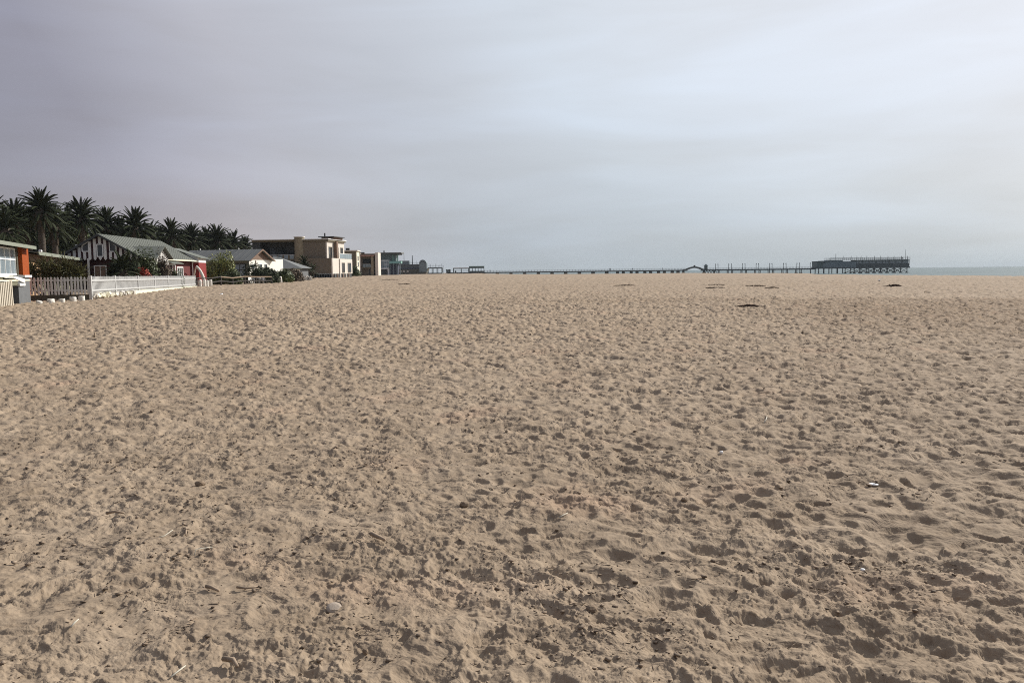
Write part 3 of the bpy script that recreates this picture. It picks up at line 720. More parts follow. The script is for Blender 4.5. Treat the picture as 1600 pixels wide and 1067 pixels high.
def portal_house():
    P0 = Vector(XY(564, 262)); P1 = Vector(XY(587, 262)); fr = Frame(P0, P1, tz(P1.x, P1.y)); L_ = fr.L
    H = lambda px, py, y=0: fr.hit(px, py, y=y)
    t = thing('portal_house', 'brown house framed by salmon band and pale corner pillar', 'house', fr.loc, fr.rz)
    zt = H(575, 396.5).z; z2 = H(575, 399.5).z
    MB().box(0, L_, 1.2, 5, -.8, zt-.2).build('wall', M['taupe'], t)
    MB().box(-.2, L_, -.1, 5, zt-.55, zt).build('cornice', M['brown'], t)
    MB().box(0, L_-.4, -.25, .6, z2-.25, zt-.56).build('portal_band', M['pinkish'], t)
    MB().box(L_-1.4, L_-.6, -.02, 1.3, -.8, z2-.26).build('inner_pillar', M['sandstone'], t)
    MB().box(L_, L_+.9, -.3, 5, -.8, zt+.3).build('corner_pillar', M['offwhite'], t)
    MB().box(-.5, .0, -.3, 1.6, -.8, zt+.2).build('corner_pillar', M['offwhite'], t)
    zb = H(575, 412.5).z; zc = H(575, 417.5).z
    MB().box(.4, L_-1.6, .15, 1.3, zc-.3, zc).build('balcony', M['taupe2'], t)
    rl = MB().box(.5, L_-1.7, .12, .2, zb-.06, zb).build('balustrade', M['offwhite'], t)
    for i in range(3): MB().box(.6+i*1.0, 1.5+i*1.0, .14, .17, zc, zb-.07).build('glass_panel', M['sky_glass'], rl)
    a, b = H(567, 404, 1.2), H(582, 417, 1.2); window(t, fr, a.x, b.x-.3, b.z, a.z-.2, 3, (1,), 'y', 1.2, -1, frame_m=M['charcoal'])
    for i in range(3): window(t, fr, 2.2+i*.85, 2.7+i*.85, .4, 2.2, 1, (1,), 'y', 1.2, -1, frame_m=M['offwhite'], t=.06)
    s = MB(); s.bar((-.3, 2, zt), (-.9, 2, zt+1.2), .35); s.box(-.4, .9, 1.6, 2.6, zt, zt+.5); s.build('chimney', M['charcoal'], t)
portal_house()

def green_building():
    P0 = Vector(XY(590.5, 400)); P1 = Vector(XY(621, 400)); fr = Frame(P0, P1, tz(P1.x, P1.y)-.2); L_ = fr.L
    H = lambda px, py, y=0: fr.hit(px, py, y=y)
    t = thing('glass_apartment_block', 'tall dark teal glass block with pale overhanging roof and green canopy', 'building', fr.loc, fr.rz)
    zt = H(605, 396.5).z
    MB().box(.5, L_-.6, 0, 9, -1, zt-.2).build('wall', M['teal_dk'], t)
    MB().box(-.5, L_+2.2, -1.2, 9, zt, zt+.55).build('roof', M['roof2'], t)
    MB().box(L_-2.5, L_+1.4, -1., 8, zt-.6, zt-.02).build('eave', M['charcoal'], t)
    for px in (614, 621.5): q = H(px, 400, -.3); MB().box(q.x-.2, q.x+.2, -.4, -.1, H(px, 408).z, zt-.1).build('mullion', M['teal'], t)
    MB().tube([(H(599, 390).x, 2, zt+.5), (H(599, 390).x, 2, zt+1.6)], [.35, .25], 8).build('chimney', M['charcoal'], t)
    # stepped white terrace with glass in front
    x0, x1 = H(592, 410, -3).x, H(608, 410, -3).x
    MB().box(x0, x1, -3, -.01, H(600, 419.5, -3).z-.3, H(600, 419.5, -3).z+.2).build('terrace', M['white'], t)
    MB().box(x0+.1, x1-.9, -2.8, -.02, -1, H(600, 419.7, -3).z-.3).build('terrace_room', M['charcoal'], t)
    MB().box(x1-.8, x1, -3.02, -.02, -1, H(600, 419.7, -3).z-.31).build('terrace_pillar', M['white'], t)
    MB().box(x0+.5, x1-.2, -.3, -.03, H(600, 406.8).z-.25, H(600, 406.8).z+.1).build('sill_band', M['white'], t)
    a, b = H(600, 407.5), H(607.5, 418); window(t, fr, a.x, b.x, b.z, a.z, 2, (.45, .2, .35), 'y', 0, -1, t=.15, pane_m=M['sky_glass'])
    a, b = H(594, 407.5), H(599, 418); window(t, fr, a.x, b.x, b.z, a.z, 2, (1,), 'y', 0, -1, frame_m=M['teal_dk'], t=.15, pane_m=M['curtain'])
    # green canopy on posts
    x0, x1 = H(608.5, 410, -3).x, H(627, 410, -3).x; z0, z1 = H(615, 412, -3).z, H(615, 408, -3).z
    MB().prism([(-4, z0), (.5, z0), (.5, z1), (-3.2, z1)], 'x', x0, x1).build('canopy', M['teal'], t)
    MB().box(x0+.2, x1-1.5, -2.8, -.05, -1, z0-.02).build('lower_room', M['navy'], t)
    for i in range(4): x = x0+.4+i*(x1-x0-.8)/3; MB().box(x-.15, x+.15, -3.9, -3.6, -1, z0-.01).build('canopy_post', M['slate'], t)
green_building()

def ship_restaurant():
    P0 = Vector(XY(624, 548)); P1 = Vector(XY(668, 548)); fr = Frame(P0, P1, 2.2); L_ = fr.L
    H = lambda px, py, y=0: fr.hit(px, py, y=y)
    t = thing('ship_restaurant', 'dark blue ship shaped restaurant with round wheelhouse and masts by the jetty', 'building', fr.loc, fr.rz)
    za, zb, zc = H(640, 411).z, H(640, 414).z, H(640, 420).z
    MB().box(0, L_-1, 0, 10, H(640, 425).z, zb).build('wall', M['navy'], t)
    MB().box(-.3, L_-2, -.8, 10.3, zb, zb+.35).build('roof', M['grey_plaster'], t)
    MB().box(0, H(639, 408).x, 1, 8, zb+.35, H(630, 407.5).z).build('upper_deck_house', M['slate'], t)
    h = MB(); z0 = -1.2; z1 = H(640, 421).z
    o = [(H(622, 428).x, z0), (H(664, 428).x, z0), (H(669, 424).x, z1+.4), (H(620, 424).x, z1)]
    h.prism(o, 'y', -1.6, 9); h.build('hull', M['dkolive'], t)
    nw = 11
    for i in range(nw):
        x = .8+i*(L_-4.5)/nw; window(t, fr, x, x+1.0, H(640, 418.2).z, H(640, 415.6).z, 1, (1,), 'y', 0, -1, frame_m=M['slate'], t=.10)
    # round wheelhouse lying like a drum
    x0, x1 = H(655, 410).x, H(667, 410).x; zc_ = H(660, 412.5).z; r = (H(660, 406).z-zc_)
    prof = [(math.cos(a)*(x1-x0)/2+(x0+x1)/2, zc_+math.sin(a)*r) for a in [math.pi*k/12 for k in range(13)]]
    prof = [(x1, H(660, 425).z)]+prof+[(x0, H(660, 425).z)]
    MB().prism(prof, 'y', -2.0, 5).build('wheelhouse', M['slate'], t)
    for i in range(4):
        a = .45+i*.75; c = ((x0+x1)/2+math.cos(a)*r*.62, -2.05, zc_+math.sin(a)*r*.62)
        MB().tube([c, (c[0], -1.98, c[2])], .45, 8).build('porthole', M['glass'], t)
    for px, py, w_ in ((630.5, 394, .18), (643.5, 399, .38), (649.5, 407, .15)):
        MB().tube([(H(px, 410).x, 3, zb), (H(px, 410).x, 3, H(px, py).z)], [w_, w_*.6], 6).build('mast', M['steel'], t)
    rl = MB().bar((0, -.5, zb+1.3), (L_-3, -.5, zb+1.3), .1).build('railing', M['steel'], t)
    for i in range(10): MB().bar((i*(L_-3)/9., -.5, zb+.3), (i*(L_-3)/9., -.5, zb+1.3), .09).build('railing_post', M['steel'], rl)
    for px in (626, 631, 637): q = H(px, 424, -1.7); MB().box(q.x-.6, q.x+.6, -1.75, -1.6, q.z-.5, q.z+.4).build('hull_window', M['offwhite'], t)
ship_restaurant()

def terrace_deck():
    P0 = Vector(XY(667, 565)); P1 = Vector(XY(691, 565)); fr = Frame(P0, P1, 2.2); L_ = fr.L
    H = lambda px, py, y=0: fr.hit(px, py, y=y)
    t = thing('raised_terrace', 'raised open terrace on posts beside the ship shaped restaurant', 'terrace', fr.loc, fr.rz)
    z = H(680, 418).z; MB().box(0, L_, 0, 8, z-.7, z).build('deck', M['steel'], t)
    for i in range(4):
        for y in (.2, 7.6): x = .3+i*(L_-.6)/3; MB().box(x-.2, x+.2, y-.2, y+.2, -1.2, z-.7).build('post', M['steel'], t)
    MB().box(.1, L_, .1, 7.9, -1, -.1+H(680, 427).z+.4).build('plinth', M['slate'], t)
    for i in range(6): x = .2+i*(L_-.4)/5; MB().box(x-.10, x+.10, .05, .25, z, z+1.6+.9*(i % 2)).build('railing_post', M['steel'], t)
    MB().box(0, L_, .1, .16, z+1.1, z+1.2).build('railing', M['steel'], t)
    for i, x in enumerate((2.2, 5.4, 8.6)):
        MB().tube([(x, 4, z), (x, 4, z+2.0)], .07, 6).build('parasol_pole', M['steel'], t)
terrace_deck()

# ------------------------------------------------------------------ fences and garden walls
def grey_fence():
    A = XY(46, 52.5); B = XY(139, 53.8); fr = Frame(A, B, EYE-1.13); L_ = fr.L
    zg = min(tz(*A), tz(*B))-fr.z
    t = thing('grey_picket_fence', 'weathered grey picket fence on dark olive base wall beside grey pillar', 'fence', fr.loc, fr.rz)
    MB().box(-.1, L_, .02, .25, zg-.4, -.02).build('base_wall', M['dkolive'], t)
    for z in (.22, .86): MB().box(0, L_, .0, .045, z, z+.09).build('rail', M['grey_wood'], t)
    pm = picket_mesh('picket', .115, 1.13, .03, M['grey_wood'], .55); n = 18
    for i in range(n):
        o = link('picket', pm, t, (.08+(L_-.16)*i/(n-1), 0, -.01 if i % 3 else .02)); o.rotation_euler.y = random.uniform(-.02, .02)
    MB().box(L_-.06, L_+.1, -.02, .12, -.3, 1.18).build('end_post', M['white_worn'], t)
grey_fence()
def white_fence():
    A = XY(140.5, 53.8); B = XY(304.5, 91); fr = Frame(A, B, EYE-1.10); L_ = fr.L
    t = thing('white_picket_fence', 'long white picket fence on cream kerb in front of the striped house', 'fence', fr.loc, fr.rz)
    dz = (EYE-1.17-fr.z)
    pm = picket_mesh('picket', .125, 1.12, .02, M['fence_white'], .3); n = int(L_/.25)
    for i in range(n):
        o = link('picket', pm, t, ((.1+i*.25), 0, dz*i/n+random.uniform(-.01, .01))); o.rotation_euler.y = random.uniform(-.012, .012)
    nb = 7; xs = [0, fr.hit(179, 440, y=0).x]+[fr.hit(p, 440, y=0).x for p in (215, 241, 262, 287)]+[L_]
    for a, b in zip(xs[:-1], xs[1:]):
        for z in (.20, .84): MB().bar((a+.03, -.05, z+dz*a/L_), (b-.03, -.05, z+dz*b/L_), .05, .10).build('rail', M['fence_white'], t)
    for x in xs: MB().box(x-.06, x+.06, -.08, .08, -.5, 1.16+dz*x/L_).build('post', M['fence_white'] if x != xs[1] else M['grey_wood'], t)
    a = xs[2]-1.5
    MB().prism([(a, -.7), (L_+.4, -.9), (L_+.4, dz+.0), (a, -.02)], 'y', -.14, .2).build('kerb', M['cream'], t)
    # broken rubble edging under the near panels
    rg = random.Random(5)
    for i in range(46):
        x = .15+(a-.3)*i/46+rg.uniform(-.05, .05); s_ = rg.uniform(.10, .22); b = MB()
        b.box(-s_/2, s_/2, -s_/2, s_/2, -s_*.6, s_*.6); o = b.build('rubble_stone', M['cream'] if rg.random() < .6 else M['stump'], t)
        o.location = (x, -.16+rg.uniform(-.05, .05), -.12+rg.uniform(-.08, .04)+dz*x/L_); o.rotation_euler = (rg.uniform(-.5, .5), rg.uniform(-.5, .5), rg.uniform(0, 3))
white_fence()
def garden_wall():
    A = XY(-2, 44.5); B = XY(46, 50); fr = Frame(A, B, tz(*B)-.1); L_ = fr.L
    H = lambda px, py, y=0: fr.hit(px, py, y=y)
    t = thing('garden_wall', 'dark grey garden wall with stepped white coping and dark doorway', 'wall', fr.loc, fr.rz)
    x1, x2 = H(17, 450).x, H(29, 450).x; z1 = H(35, 431).z; z2 = H(22, 446).z
    MB().box(x2, L_, 0, .5, -.4, z1).build('pillar', M['grey_plaster'], t)
    MB().box(x1-2.5, x2, 0.02, .5, z2, z1-.3).build('lintel', M['olive'], t)
    MB().box(x1-.3, x2-.01, .44, .5, -.4, z2).build('door', M['charcoal'], t)
    MB().box(x1-2.5, x1-.3, .03, .48, -.4, z2).build('side_wall', M['grey_plaster'], t)
    # coping that steps down: cap, slope, foot
    a, b = H(36, 430), H(43, 433.5); MB().box(a.x, L_+.15, -.1, .6, b.z, a.z).build('coping', M['white_worn'], t)
    a, b = H(19, 433), H(37, 441)
    MB().prism([(a.x, a.z-.05), (b.x, b.z-.05), (b.x, b.z+.18), (a.x+.35, a.z+.05)], 'y', -.08, .55).build('coping', M['white_worn'], t)
    a, b = H(28, 443), H(37, 446.5); MB().box(a.x, b.x, -.10, .56, b.z, a.z).build('coping', M['white_worn'], t)
    MB().box(x1-2.5, L_, -.04, .54, z1-.3, z1-.22).build('coping', M['cream'], t)
garden_wall()
def slat_gate():
    A = XY(-14, 42.2); B = XY(18.5, 44.6); fr = Frame(A, B, tz(*B)); L_ = fr.L
    t = thing('slat_gate', 'pale wooden slat gate leaning at the left edge', 'gate', fr.loc, fr.rz)
    z = fr.hit(10, 438, y=0).z; n = 10
    pm = MB().prism([(-.055, -.4), (.055, -.4), (.05, z), (-.05, z-.03)], 'y', -.02, .02).mesh('slat', M['pale_wood'])
    for i in range(n): o = link('slat', pm, t, (L_-.06-i*.21, 0, -.02*i)); o.rotation_euler.y = R(-2.5)
    for zz in (.25, z-.28): MB().box(L_-2.1, L_, .025, .07, zz, zz+.08).build('cross_rail', M['pale_wood'], t)
slat_gate()

# whitewashed stumps along the top of the beach
def stump_mesh(r, h, seed):
    rg = random.Random(seed); b = MB(); n = 9
    rows = [(-.5, 1.08), (0, 1.05), (h*.6, 1), (h*.93, .97), (h, .86)]
    for z, k in rows:
        for i in range(n): a = 2*math.pi*i/n; q = r*k*rg.uniform(.93, 1.07); b.v.append((q*math.cos(a), q*math.sin(a), z+(rg.uniform(-.02, .02) if z > .1 else 0)))
    for j in range(len(rows)-1):
        for i in range(n): b.f.append((j*n+i, j*n+(i+1) % n, (j+1)*n+(i+1) % n, (j+1)*n+i))
    b.f.append(tuple((len(rows)-1)*n+i for i in range(n))); return b.mesh('stump', M['stump'], True)
SM = [stump_mesh(.17, .30, 1), stump_mesh(.19, .34, 2), stump_mesh(.15, .40, 3)]
SL = ['short white stump leaning nearest the grey pillar under grey picket fence', 'wide white stump second from the grey pillar under grey fence',
      'narrow white stump in the middle of the five under grey fence', 'tall white stump second from the white fence corner', 'white stump nearest the corner of the white fence']
for i, (px, Y, s) in enumerate(((57.5, 47.5, 0), (77, 48.5, 1), (94.5, 49.5, 0), (112, 50.8, 1), (125.5, 51.8, 1))):
    x, y = XY(px, Y); o = link('stump', SM[s], None, (x, y, tz(x, y)-.06+.02*i), i*1.3, (1.15 if i == 1 else 1, 1, 1)); tag(o, SL[i], 'stump', 'white stumps under the grey fence')
    if i == 0: o.rotation_euler.y = .25
SL2 = ['white stump right beside the far end of the white fence', 'white stump under the whale bone arch', 'thin white stump just past the whale bone arch', 'thin white stump farthest from the fence end before the railing',
       'white stump left of three beyond the white garden chairs', 'middle white stump of three beyond the garden chairs', 'white stump right of three beyond the garden chairs']
for i, (px, Y, k) in enumerate(((312, 92, 1.3), (318.5, 92.6, 1.35), (323, 93.2, 1.2), (328.5, 93.8, 1.25), (428, 110, 1.4), (433, 111, 1.5), (438.5, 112, 1.4))):
    x, y = XY(px, Y); o = link('stump', SM[2], None, (x, y, tz(x, y)-.04), i*.9, (k*.95, k*.95, k*1.6)); tag(o, SL2[i], 'stump', 'white stumps along the cottage railing')
    if i > 4: o.rotation_euler.x = .1*(i-5)

def rail_fence():
    pts = [(307, 93), (330, 95), (345, 97), (363, 99.5), (382, 102), (400, 104.5), (424, 108)]
    P = [Vector((*XY(*p), 0)) for p in pts]; base = P[0].copy(); base.z = tz(base.x, base.y)
    t = thing('wooden_railing', 'dark wooden post and rail fence before the grey cottage', 'fence', base)
    for p in P: p.z = tz(p.x, p.y)
    top = [1.0, .95, 1.08, .9, 1.02, .95, .9]
    for i, p in enumerate(P): q = p-base; MB().bar(q-Vector((0, 0, .5)), q+Vector((0, 0, top[i]+.08)), .14).build('post', M['dark_wood'], t)
    for i in range(len(P)-1):
        for k, m in ((0, 'dark_wood' if i < 2 else 'stick'), (.5, 'dark_wood')):
            a = P[i]-base+Vector((0, -.1, top[i]-k)); b = P[i+1]-base+Vector((0, -.1, top[i+1]-k)); MB().tube([a, b], .075, 6).build('rail', M[m], t)
rail_fence()

def whale_bones():
    A = at(320, 442.5, 96); fr = Frame((A.x, 96), (A.x+1, 96), tz(A.x, 96)); H = lambda px, py: fr.hit(px, py, y=0)
    t = thing('whale_bone_arch', 'arch of two bleached whale bones beside the end of the white fence', 'arch', fr.loc, fr.rz)
    def curve(pts, rad, n=14):
        out = []; rr = []
        for k in range(n+1):
            u = k/n; p = pts[0]*(1-u)**2+pts[1]*2*u*(1-u)+pts[2]*u*u; out.append(p); rr.append(rad[0]*(1-u)**2+rad[1]*2*u*(1-u)+rad[2]*u*u)
        return MB().tube(out, rr, 10)
    a, m, b = H(320.5, 446), H(316, 423), H(306.5, 416); curve([a, m, b], (.17, .20, .09)).build('whale_bone', M['bone'], t, True)
    a, m, b = H(296.5, 436)+Vector((0, 1.2, 0)), H(301, 420)+Vector((0, .6, 0)), H(307.5, 415.5); curve([a, m, b], (.09, .10, .06)).build('whale_bone', M['bone'], t, True)
whale_bones()

def garden_chair(label, px, Y, rz):
    x, y = XY(px, Y); t = thing('garden_chair', label, 'chair', (x, y, tz(x, y)-.02), rz, 'white garden chairs')
    MB().box(-.28, .28, -.26, .26, .40, .45).build('seat', M['white'], t)
    MB().prism([(-.28, .45), (.28, .45), (.30, .85), (.15, 1.0), (-.15, 1.0), (-.30, .85)], 'y', .24, .29).build('backrest', M['white'], t)
    for sx in (-1, 1):
        MB().box(sx*.28-.03, sx*.28+.03, -.26, .26, .64, .68).build('arm', M['white'], t)
        for sy in (-1, 1): MB().bar((sx*.25, sy*.23, .66 if sy < 0 else .42), (sx*.29, sy*.28, -.05), .06).build('leg', M['white'], t)
garden_chair('white garden chair left of the garden table', 392.5, 105.5, R(70))
garden_chair('white garden chair right of the garden table', 408, 106.5, R(-60))
garden_chair('white garden chair with its back to the bushes', 412.5, 108, R(190))
def garden_table():
    x, y = XY(400.5, 106.3); t = thing('garden_table', 'round white garden table between the white chairs', 'table', (x, y, tz(x, y)))
    MB().tube([(0, 0, .72), (0, 0, .77)], .6, 16).build('table_top', M['white'], t)
    MB().tube([(0, 0, .72), (0, 0, .05)], .06, 8).build('pedestal', M['white'], t)
    for k in range(3): a = k*2.1; MB().bar((0, 0, .1), (.38*math.cos(a), .38*math.sin(a), -.02), .05).build('leg', M['white'], t)
garden_table()
def garden_bench():
    x, y = XY(421, 109.5); t = thing('low_bench', 'low weathered wooden bench beyond the white garden chairs', 'bench', (x, y, tz(x, y)), R(8))
    for k in range(3): MB().box(-1.0, 1.0, -.26+k*.18, -.11+k*.18, .42, .46).build('seat_plank', M['brown'], t)
    for sx in (-.8, .8): MB().box(sx-.06, sx+.06, -.24, .24, -.1, .42).build('leg', M['brown'], t)
garden_bench()

# ------------------------------------------------------------------ plants
def leaf_cloud(name, rx, ry, rz_, n, size, m, seed, lumps=9, flat=.0, shell=.55):
    """many small leaf faces spread through a lumpy crown"""
    rg = np.random.default_rng(seed)
    lc = rg.normal(size=(lumps, 3)); lc /= np.linalg.norm(lc, axis=1)[:, None]; lc *= (.35+.3*rg.random((lumps, 1))); lc[:, 2] = np.abs(lc[:, 2])*.9
    lr = .32+.25*rg.random(lumps); k = rg.integers(0, lumps, n)
    d = rg.normal(size=(n, 3)); d /= np.linalg.norm(d, axis=1)[:, None]
    P = lc[k]+d*(lr[k]*(shell+(1-shell)*rg.random(n)**.5))[:, None]
    P[:, 2] = np.where(P[:, 2] < 0, -P[:, 2]*.4, P[:, 2])
    P /= np.array([np.percentile(np.abs(P[:, 0]), 98), np.percentile(np.abs(P[:, 1]), 98), np.percentile(P[:, 2], 98)])
    P *= np.array([rx, ry, rz_]); nrm = d+rg.normal(size=(n, 3))*.5; nrm[:, 2] += .3; nrm /= np.linalg.norm(nrm, axis=1)[:, None]
    a = np.cross(nrm, rg.normal(size=(n, 3))); a /= np.linalg.norm(a, axis=1)[:, None]; b = np.cross(nrm, a)
    s = size*(.6+.8*rg.random(n))[:, None]
    V = np.stack([P-a*s, P+b*s*.42, P+a*s, P-b*s*.42], 1).reshape(-1, 3)
    me = bpy.data.meshes.new(name); me.vertices.add(n*4); me.vertices.foreach_set('co', V.astype(np.float32).ravel())
    me.loops.add(n*4); me.loops.foreach_set('vertex_index', np.arange(n*4, dtype=np.int32))
    me.polygons.add(n); me.polygons.foreach_set('loop_start', (np.arange(n)*4).astype(np.int32)); me.update(calc_edges=True)
    me.materials.append(m); return me
def bush(name, label, px0, px1, py0, Y, m, n=2600, size=.13, seed=1, depth=.8, cat='bush', group=None, sink=.05):
    x0 = XY(px0, Y)[0]; x1 = XY(px1, Y)[0]; xc = (x0+x1)/2; rx = (x1-x0)/2; zb = tz(xc, Y)-sink; h = at((px0+px1)/2, py0, Y).z-zb
    t = thing(name, label, cat, (xc, Y, zb), 0, group)
    link('foliage', leaf_cloud('foliage', rx*1.0, rx*depth, h*1.0, int(n*1.7), size*1.35, m, seed, 12, shell=.35), t)
    rg = random.Random(seed)
    for i in range(4):
        a = rg.uniform(0, 6.28); MB().tube([(0, 0, -.1), (rx*.2*math.cos(a), rx*.2*math.sin(a), h*.4), (rx*.45*math.cos(a), rx*.45*math.sin(a), h*.72)], [.07, .05, .015], 5).build('stem', M['bark'], t)
    return t
bush('round_bush', 'big rounded yellow green bush before the grey cottage', 322, 368, 402, 104, M['leaf_yellow'], 6000, .11, 11)
bush('round_bush', 'dark bush at the sandy foot of the big yellow green bush', 345, 377, 424, 103, M['leaf'], 2500, .10, 12)
bush('low_bush', 'dark green bush below the white gable end', 383, 432, 419, 109.5, M['leaf_dark'], 4500, .13, 13)
bush('low_bush', 'dense green bush right of the white garden chairs', 424, 456, 424.5, 114, M['leaf'], 3500, .13, 14)
bush('low_bush', 'rounded brownish bush below the hipped roof', 448, 474, 424, 121, M['leaf_dry'], 3000, .12, 15)
bush('hedge_bush', 'green hedge bush against the flat roofed house', 541, 562, 418, 215, M['leaf'], 2600, .18, 16)
bush('garden_shrub', 'tangled dark shrub under the red house front window', 166, 216, 404, 73.5, M['leaf_dark'], 5200, .10, 17, .6)
bush('garden_shrub', 'tall thin leaved shrub before the striped house bay', 206, 248, 398, 77.8, M['leaf'], 4200, .085, 18, .6)
bush('garden_shrub', 'dry twiggy shrub right of the striped bay', 240, 266, 403, 81.5, M['leaf_dry'], 2600, .08, 19, .7)
bush('flowering_plant', 'red flowering plants along the middle of the white fence', 208, 246, 424, 73.6, M['leaf_red'], 2600, .07, 20, .25, 'plant')
bush('garden_shrub', 'low green shrub behind the far end of the white fence', 250, 284, 425.5, 83.5, M['leaf'], 2600, .08, 21, .3)
bush('garden_shrub', 'small dark bush beside the whale bone arch', 298, 306, 430, 99, M['leaf_dark'], 900, .07, 22)
bush('flowering_plant', 'pale flowering plant at the end of the bushes', 472, 486, 432, 128, M['stump'], 900, .10, 23, .7, 'plant')

def blade_mesh(ln, w_, droop, m, name):
    n = 6; b = MB(); pts = []
    for i in range(n+1):
        u = i/n; x = ln*u*(1-.15*droop*u); z = ln*(.0+.25*u - droop*.75*u*u); ww = w_*(1-u)**.7*(.5+min(1, u*4)*.5)
        b.v += [(x, -ww, z+.02), (x, 0, z-ww*.3), (x, ww, z+.02)]
    for i in range(n): o = i*3; b.f += [(o, o+1, o+4, o+3), (o+1, o+2, o+5, o+4)]
    return b.mesh(name, m)
def spiky_shrub(label, spots, px, Y, seed, bl=1.05):
    rg = random.Random(seed); x, y = XY(px, Y); z = tz(x, y)
    t = thing('spiky_shrub', label, 'shrub', (x, y, z))
    bms = [blade_mesh(bl, .05, d_, M['leaf_blade'], 'leaf_blade') for d_ in (.1, .45, .8)]; mass = MB()
    for sx, sy, sz in spots:
        sz += .3
        st = MB().tube([(sx*.3, sy*.3, -.1), (sx*.8, sy, sz*.6), (sx, sy, sz)], [.09, .07, .05], 6).build('stem', M['bark'], t)
        for k in range(90):
            e = (rg.uniform(-.2, .2), -rg.uniform(-.5, 1.35), rg.uniform(0, 6.28)); q = (sx, sy, sz+rg.uniform(-.2, .15)); f = rg.uniform(.75, 1.15)
            if k < 24: o = link('leaf_blade', bms[k % 3], st, q); o.rotation_euler = e; o.scale = (f,)*3
            else:
                mt = Matrix.Translation(q) @ Matrix.Rotation(e[2], 4, 'Z') @ Matrix.Rotation(e[1], 4, 'Y') @ Matrix.Scale(f, 4); me = bms[k % 3]
                mass.poly([mt @ v.co for v in me.vertices], [tuple(p.vertices) for p in me.polygons])
    o = mass.build('leaf_mass', M['leaf_blade'], t); o['kind'] = 'stuff'
spiky_shrub('broad spiky leaved shrub rising over the grey picket fence', [(-1.6, .0, 1.45), (-.9, .4, 1.75), (-.2, -.1, 1.6), (.5, .3, 1.75), (1.1, 0, 1.5), (-1.2, -.2, .9), (.1, -.3, .9), (.9, -.2, .95), (1.6, .2, 1.15), (-.5, -.35, 1.2), (-1.9, .1, .95), (.45, -.3, 1.3)], 86, 55.6, 3)

# ------------------------------------------------------------------ palms
def frond_mesh(ln, arch, droop, seed, m=None):
    """an arching rachis with two rows of leaflets"""
    rg = random.Random(seed); b = MB(); n = 12; P = [Vector((0, 0, 0))]
    for i in range(n):
        e = R(arch-droop*((i+.5)/n)**1.3); P.append(P[-1]+Vector((math.cos(e), 0, math.sin(e)))*ln/n)
    b.tube(P, [.05*(1-.8*i/n)+.008 for i in range(n+1)], 3, False)
    nl = 30
    for i in range(nl):
        u = .10+.90*i/(nl-1); k = min(int(u*n), n-1); f = u*n-k; p = P[k].lerp(P[k+1], f); tg = (P[k+1]-P[k]).normalized()
        L_ = ln*.135*(math.sin(math.pi*min(1, u*.86+.10))**.6)*rg.uniform(.85, 1.1)
        upv = tg.cross(Vector((0, 1, 0))).normalized(); 
        if upv.z < 0: upv = -upv
        for s in (-1, 1):
            dv = (Vector((0, s, 0))*.72+tg*.72+upv*(.28-.30*u)).normalized()
            tip = p+dv*L_; tip.z -= L_*.18; w_ = tg*.030
            b.poly([p-w_, p+w_, tip], [(0, 1, 2)])
    me = bpy.data.meshes.new('frond'); me.from_pydata(b.v, [], b.f); me.materials.append(m or M['frond']); return me
FR = [frond_mesh(1., 86, 38, 1), frond_mesh(1., 70, 58, 2), frond_mesh(1., 50, 66, 3), frond_mesh(1., 28, 62, 4), frond_mesh(1., 5, 55, 5), frond_mesh(1., -22, 40, 7)]
DRY = frond_mesh(1., -45, 35, 6, M['leaf_dry'])
def trunk_mesh(h, r, seed):
    rg = random.Random(seed); n = 14; b = MB(); rows = int(h/.22)
    for j in range(rows+1):
        z = h*j/rows; k = 1+.25*math.exp(-z*1.2)+.12*math.exp(-((h-z)/.8)**2); k *= 1.05 if j % 2 else .95
        for i in range(n): a = 2*math.pi*(i+.5*(j % 2))/n; q = r*k*rg.uniform(.96, 1.04); b.v.append((q*math.cos(a), q*math.sin(a), z-.6))
    for j in range(rows):
        for i in range(n): b.f.append((j*n+i, j*n+(i+1) % n, (j+1)*n+(i+1) % n, (j+1)*n+i))
    return b
def crown_mesh(seed):
    """the swollen boss of cut leaf stubs under the fronds"""
    rg = random.Random(seed); b = MB(); n = 12
    for j in range(7):
        u = j/6; z = -1.5+1.9*u; r = .42+.42*math.sin(math.pi*(.12+.80*u))
        for i in range(n): a = 2*math.pi*(i+.5*(j % 2))/n; q = r*rg.uniform(.88, 1.12); b.v.append((q*math.cos(a), q*math.sin(a), z))
    for j in range(6):
        for i in range(n): b.f.append((j*n+i, j*n+(i+1) % n, (j+1)*n+(i+1) % n, (j+1)*n+i))
    b.f.append(tuple(6*n+i for i in range(n)))
    for k in range(70):
        a = rg.uniform(0, 6.28); z = rg.uniform(-1.4, .1); r = .45+.4*math.sin(math.pi*(.12+.8*(z+1.5)/1.9)); c = Vector((r*math.cos(a), r*math.sin(a), z)); o = Vector((math.cos(a), math.sin(a), .9)).normalized()*rg.uniform(.25, .5)
        sd = Vector((-math.sin(a), math.cos(a), 0))*.07; b.poly([c-sd, c+sd, c+o], [(0, 1, 2)])
    return b.mesh('crown', M['trunk'])
CR = [crown_mesh(1), crown_mesh(2)]
